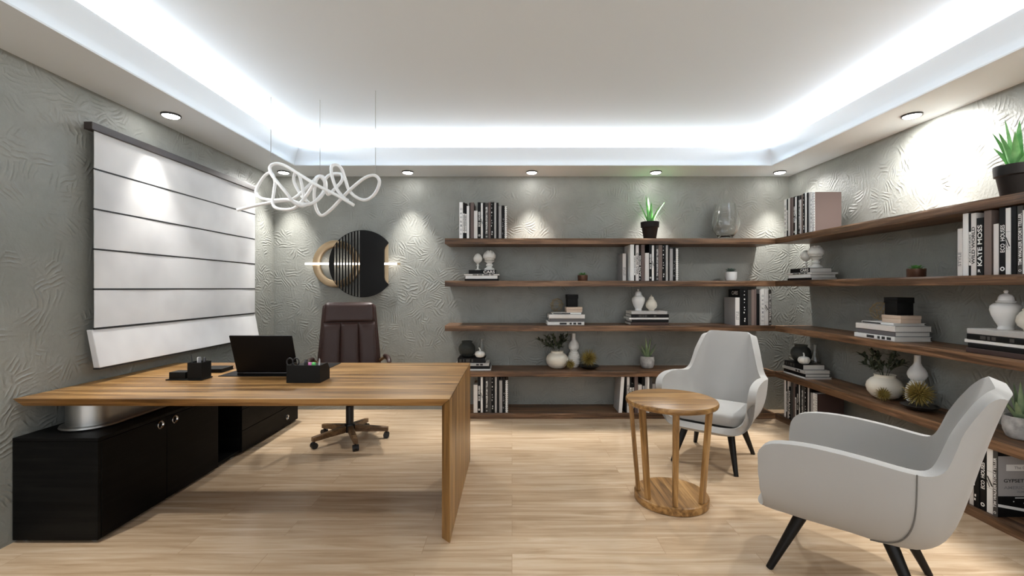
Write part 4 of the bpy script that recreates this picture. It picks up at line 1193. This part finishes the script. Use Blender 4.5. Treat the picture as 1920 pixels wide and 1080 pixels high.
def leaf(mb, base, tip, w, bend=.0, up=Vector((0, 0, 1)), n=6, thick=0):
    base, tip = Vector(base), Vector(tip); d = tip - base
    side = d.cross(up); side = side.normalized() if side.length > 1e-5 else Vector((1, 0, 0))
    nrm = side.cross(d).normalized()
    rows = []
    for k in range(n + 1):
        f = k / n; hw = w * math.sin(PI * min(max(.06 + .94 * f, 0), 1)) ** .8 + .0003
        c_ = base + d * f + nrm * (bend * math.sin(PI * f))
        rows.append([c_ - side * hw, c_ + nrm * (-hw * .25), c_ + side * hw])
    mb.grid(rows)
def still_life(side, s, where):
    sg = 1 if side == 'back' else -1
    v = put(side, s, .185, 1, 'round_vase', 'round cream vase holding olive branches', 'vase')
    MB().lathe([(0, 0), (.056, 0), (.086, .016), (.112, .052), (.121, .090), (.114, .122), (.092, .150), (.068, .165), (.066, .180), (.072, .188), (.066, .188), (.059, .180), (.061, .165), (.086, .147), (.107, .120), (.114, .090), (.105, .055), (.080, .022), (0, .012)], 44, caps=False).build('vase_body', 'cream_ceramic', v)
    x, r_ = at(side, s, .185, 1, .014)
    br = thing('olive_branches', 'dark olive branches standing in the cream vase on the ' + WALL[side], 'branch', x, r_)
    r = random.Random(21)
    ends = [(-.20, -.02, .29), (-.115, .03, .32), (-.05, -.06, .33), (.05, .03, .315), (.115, -.02, .345), (-.12, -.07, .23), (.10, .06, .27), (.03, -.10, .225)]
    st = MB(); lf = MB()
    for ex, ey, ez in ends:
        b0 = Vector((ex * .06, ey * .06, .0)); b1 = Vector((ex * .20, ey * .2, .175)); e = Vector((ex, ey, ez))
        pts = catmull([b0, b1, b1.lerp(e, .5) + Vector((0, 0, .018)), e], 5)
        st.tube(pts, .0018, 6)
        for i in range(7, len(pts)):
            for q in (-1, 1):
                p = pts[i]; t = (pts[i] - pts[i - 1]).normalized()
                dirn = (t * r.uniform(.3, .9) + Vector((r.uniform(-1, 1), r.uniform(-1, 1), r.uniform(-.6, 1))) * .75).normalized()
                leaf(lf, p, p + dirn * r.uniform(.042, .062), r.uniform(.009, .0125), .005, n=4)
    st.build('stems', 'olive', br)
    lf.build('leaves', 'olive', br, solid=.0008, fix=False)
    g = put(side, s + sg * .192, .268, 1, 'gourd_vase', 'tall white double gourd vase with ridged lower half', 'vase')
    MB().lathe([(0, .1835), (.040, .1835), (.052, .196), (.060, .218), (.058, .240), (.045, .268), (.028, .292), (.021, .310), (.020, .366), (.016, .366), (.016, .310), (0, .300)], 36, caps=False).build('neck', 'ceramic', g)
    prof = [(0, 0), (.050, 0)]
    for k in range(31):
        f = k / 30; prof.append((.050 + .026 * math.sin(PI * min(f * 1.05, 1)) ** .8 - .010 * f + (.0030 if k % 3 == 1 else -.0030 if k % 3 == 2 else 0), .003 + .176 * f))
    prof += [(.036, .183), (0, .183)]
    MB().lathe(prof, 36, caps=False).build('ridged_body', 'plaster_white', g)
    def urchin(x_, d_, R, nm, dz):
        u = put(side, s + sg * x_, d_, 1, 'spiky_ball', nm, 'ornament', dz)
        core = R * .34
        MB().lathe([(0, R - core), (core * .7, R - core * .7), (core, R), (core * .7, R + core * .7), (0, R + core)], 20, caps=False).build('core', 'spike', u)
        mb = MB(); n = 130 if R > .08 else 100
        for i in range(n):
            zz = 1 - 2 * (i + .5) / n; a = i * 2.39996
            q = math.sqrt(1 - zz * zz); dd = Vector((q * math.cos(a), q * math.sin(a), zz))
            L = R * (.88 + .12 * math.sin(i * 12.9))
            if zz < -.55: L = min(L, (R - .001) / max(-zz, .01))
            c0 = Vector((0, 0, R))
            mb.rod(c0 + dd * core * .9, c0 + dd * L, R * .07, R * .008, 5, smooth=False)
        tag(mb.build('spikes', 'spike', u), kind='stuff')
        return u
    urchin(.128, .068, .060, 'small mustard spiky ball at the front of the shelf', .0005)
    ds = put(side, s + sg * .340, .150, 1, 'shallow_dish', 'shallow black dish holding the large spiky ball', 'dish')
    MB().lathe([(0, 0), (.045, 0), (.070, .008), (.104, .026), (.110, .034), (.105, .035), (.068, .014), (.040, .008), (0, .007)], 40, caps=False).build('dish_body', 'dish', ds)
    urchin(.336, .150, .104, 'large mustard spiky ball in the black dish', .010)
still_life('back', .487, '')
still_life('right', 3.540, '')

def aloe_leaf(n, L, w, tilt, az, curl, base=0.0, m='aloe_bright', par=None):
    """thick tapered blade with a channel on its upper side"""
    mb = MB(); rows = []
    for k in range(n + 1):
        f = k / n
        ang = tilt + curl * f
        x = L * f * math.sin(tilt + curl * f * .5); z = L * f * math.cos(tilt + curl * f * .5)
        hw = w * (1 - f) ** .75 * (1 - .25 * math.exp(-f * 9)) + .0004; th = hw * .42
        ca, sa = math.cos(ang), math.sin(ang)
        ring = []
        for px_, pz_ in ((-1, .25), (-.55, -.45), (0, -.75), (.55, -.45), (1, .25), (.5, .12), (0, .0), (-.5, .12)):
            ring.append(Vector((x + base - (-pz_) * th * -ca, px_ * hw, z + pz_ * th * sa * -1)))
        rows.append(ring)
    R = Matrix.Rotation(az, 4, 'Z')
    mb.grid([[R @ p for p in r] for r in rows], closed=True)
    mb.f += [tuple(range(7, -1, -1)), tuple(range(n * 8, n * 8 + 8))]; mb.mi += [0, 0]; mb.sm += [True, True]
    return mb
def aloe_pot(side, s, d, label):
    p = put(side, s, d, 4, 'potted_aloe', label, 'potted plant')
    MB().lathe([(0, 0), (.062, 0), (.064, .004), (.084, .128), (.086, .132), (.094, .136), (.097, .176), (.097, .194), (.091, .194), (.088, .170), (0, .170)], 40, caps=False).build('pot', 'pot_black', p)
    MB().lathe([(0, .176), (.050, .175), (.0885, .171)], 28, caps=False).build('soil', 'soil', p)
    spec = [(.29, .033, .04, 1.9, .05), (.285, .030, .36, PI, .16), (.315, .036, .10, 3.4, .06), (.30, .030, .50, .15, .16), (.25, .028, .66, 2.85, .22), (.21, .029, .72, -.2, .2), (.235, .032, .26, 4.6, .2), (.225, .028, .45, 5.4, .2), (.24, .030, .35, 1.1, .2)]
    for i, (L, w, tl, az, cu) in enumerate(spec):
        mb = aloe_leaf(10, L, w, tl, az, cu, .012)
        mb.v = [(a, b, c_ + .172) for a, b, c_ in mb.v]
        mb.build('leaf', 'aloe_bright', p)
aloe_pot('back', 1.488, .18, 'bright green aloe in a black tapered pot, highest shelf')
aloe_pot('right', 2.620, .19, 'bright green aloe in a black tapered pot, highest shelf')
def aloe_small(side, s, d):
    p = put(side, s, d, 1, 'potted_aloe', 'dusty green aloe in a rounded grey concrete pot', 'potted plant')
    MB().lathe([(0, 0), (.048, 0), (.060, .010), (.073, .045), (.077, .080), (.074, .112), (.070, .130), (.066, .130), (.064, .112), (0, .110)], 40, caps=False).build('pot', 'pot_grey', p)
    MB().lathe([(0, .116), (.0635, .1125)], 24, caps=False).build('soil', 'soil', p)
    r = random.Random(4)
    for i in range(14):
        inner = i < 5
        L = r.uniform(.20, .235) if inner else r.uniform(.145, .19)
        mb = aloe_leaf(9, L, .0185, (.10 if inner else .5) + r.uniform(-.04, .08), 2 * PI * i / (5 if inner else 9) + .4, .12 if inner else .25, .014 if inner else .020)
        mb.v = [(a, b, c_ + .112) for a, b, c_ in mb.v]
        mb.build('leaf', 'aloe_dull', p)
aloe_small('back', 1.459, .18)
aloe_small('right', 2.590, .18)
def rosette(mb, R, h, layers, z0):
    for j, (n, tl, L) in enumerate(layers):
        for i in range(n):
            a = 2 * PI * (i + .5 * (j % 2)) / n
            rows = []
            for k in range(6):
                f = k / 5; x = L * f * math.sin(tl + .3 * f); z = L * f * math.cos(tl + .3 * f)
                hw = L * .24 * (math.sin(PI * (.12 + .80 * f)) ** .9) + .0004; th = hw * .5
                rows.append([Matrix.Rotation(a, 4, 'Z') @ Vector((x + .006 + th * .4 * q[1], q[0] * hw, z0 + z + q[1] * th)) for q in ((-1, .1), (0, -.6), (1, .1), (0, .5))])
            mb.grid(rows, closed=True)
            o = len(mb.v) - 4
            mb.f.append((o, o + 1, o + 2, o + 3)); mb.mi.append(0); mb.sm.append(True)
def succulent(side, s, d):
    p = put(side, s, d, 3, 'potted_succulent', 'green rosette succulent in a low copper-brown pot', 'potted plant')
    MB().lathe([(0, 0), (.050, 0), (.053, .004), (.055, .062), (.051, .062), (.049, .050), (0, .050)], 36, caps=False).build('pot', 'pot_brown', p)
    MB().lathe([(0, .055), (.0485, .051)], 24, caps=False).build('soil', 'soil', p)
    mb = MB(); rosette(mb, .05, .05, [(9, 1.15, .052), (8, .8, .050), (6, .45, .046), (4, .18, .040)], .053)
    mb.build('leaf_rosette', 'succulent', p)
succulent('back', .756, .14)
succulent('right', 3.225, .15)
p = put('back', 2.352, .16, 3, 'potted_succulent', 'blue-green spiky succulent in a small white pot', 'potted plant')
MB().lathe([(0, 0), (.042, 0), (.052, .006), (.058, .030), (.061, .090), (.061, .098), (.057, .098), (.055, .084), (0, .084)], 36, caps=False).build('pot', 'ceramic', p)
MB().lathe([(0, .089), (.0545, .085)], 24, caps=False).build('soil', 'soil', p)
mb = MB(); rosette(mb, .05, .05, [(11, .95, .058), (9, .6, .062), (7, .3, .060), (4, .1, .05)], .086); mb.build('leaf_rosette', 'succulent_blue', p)
v = put('back', 2.305, .18, 4, 'glass_vase', 'clear wide glass hurricane vase on the highest shelf', 'vase')
MB().lathe([(0, 0), (.066, 0), (.070, .004), (.070, .016), (.068, .026), (.090, .052), (.124, .100), (.142, .155), (.142, .205), (.130, .270), (.108, .340), (.096, .385), (.093, .385), (.105, .340), (.127, .270), (.139, .205), (.139, .155), (.121, .102), (.087, .056), (.062, .034), (0, .030)], 56, caps=False).build('vase_body', 'glass', v)
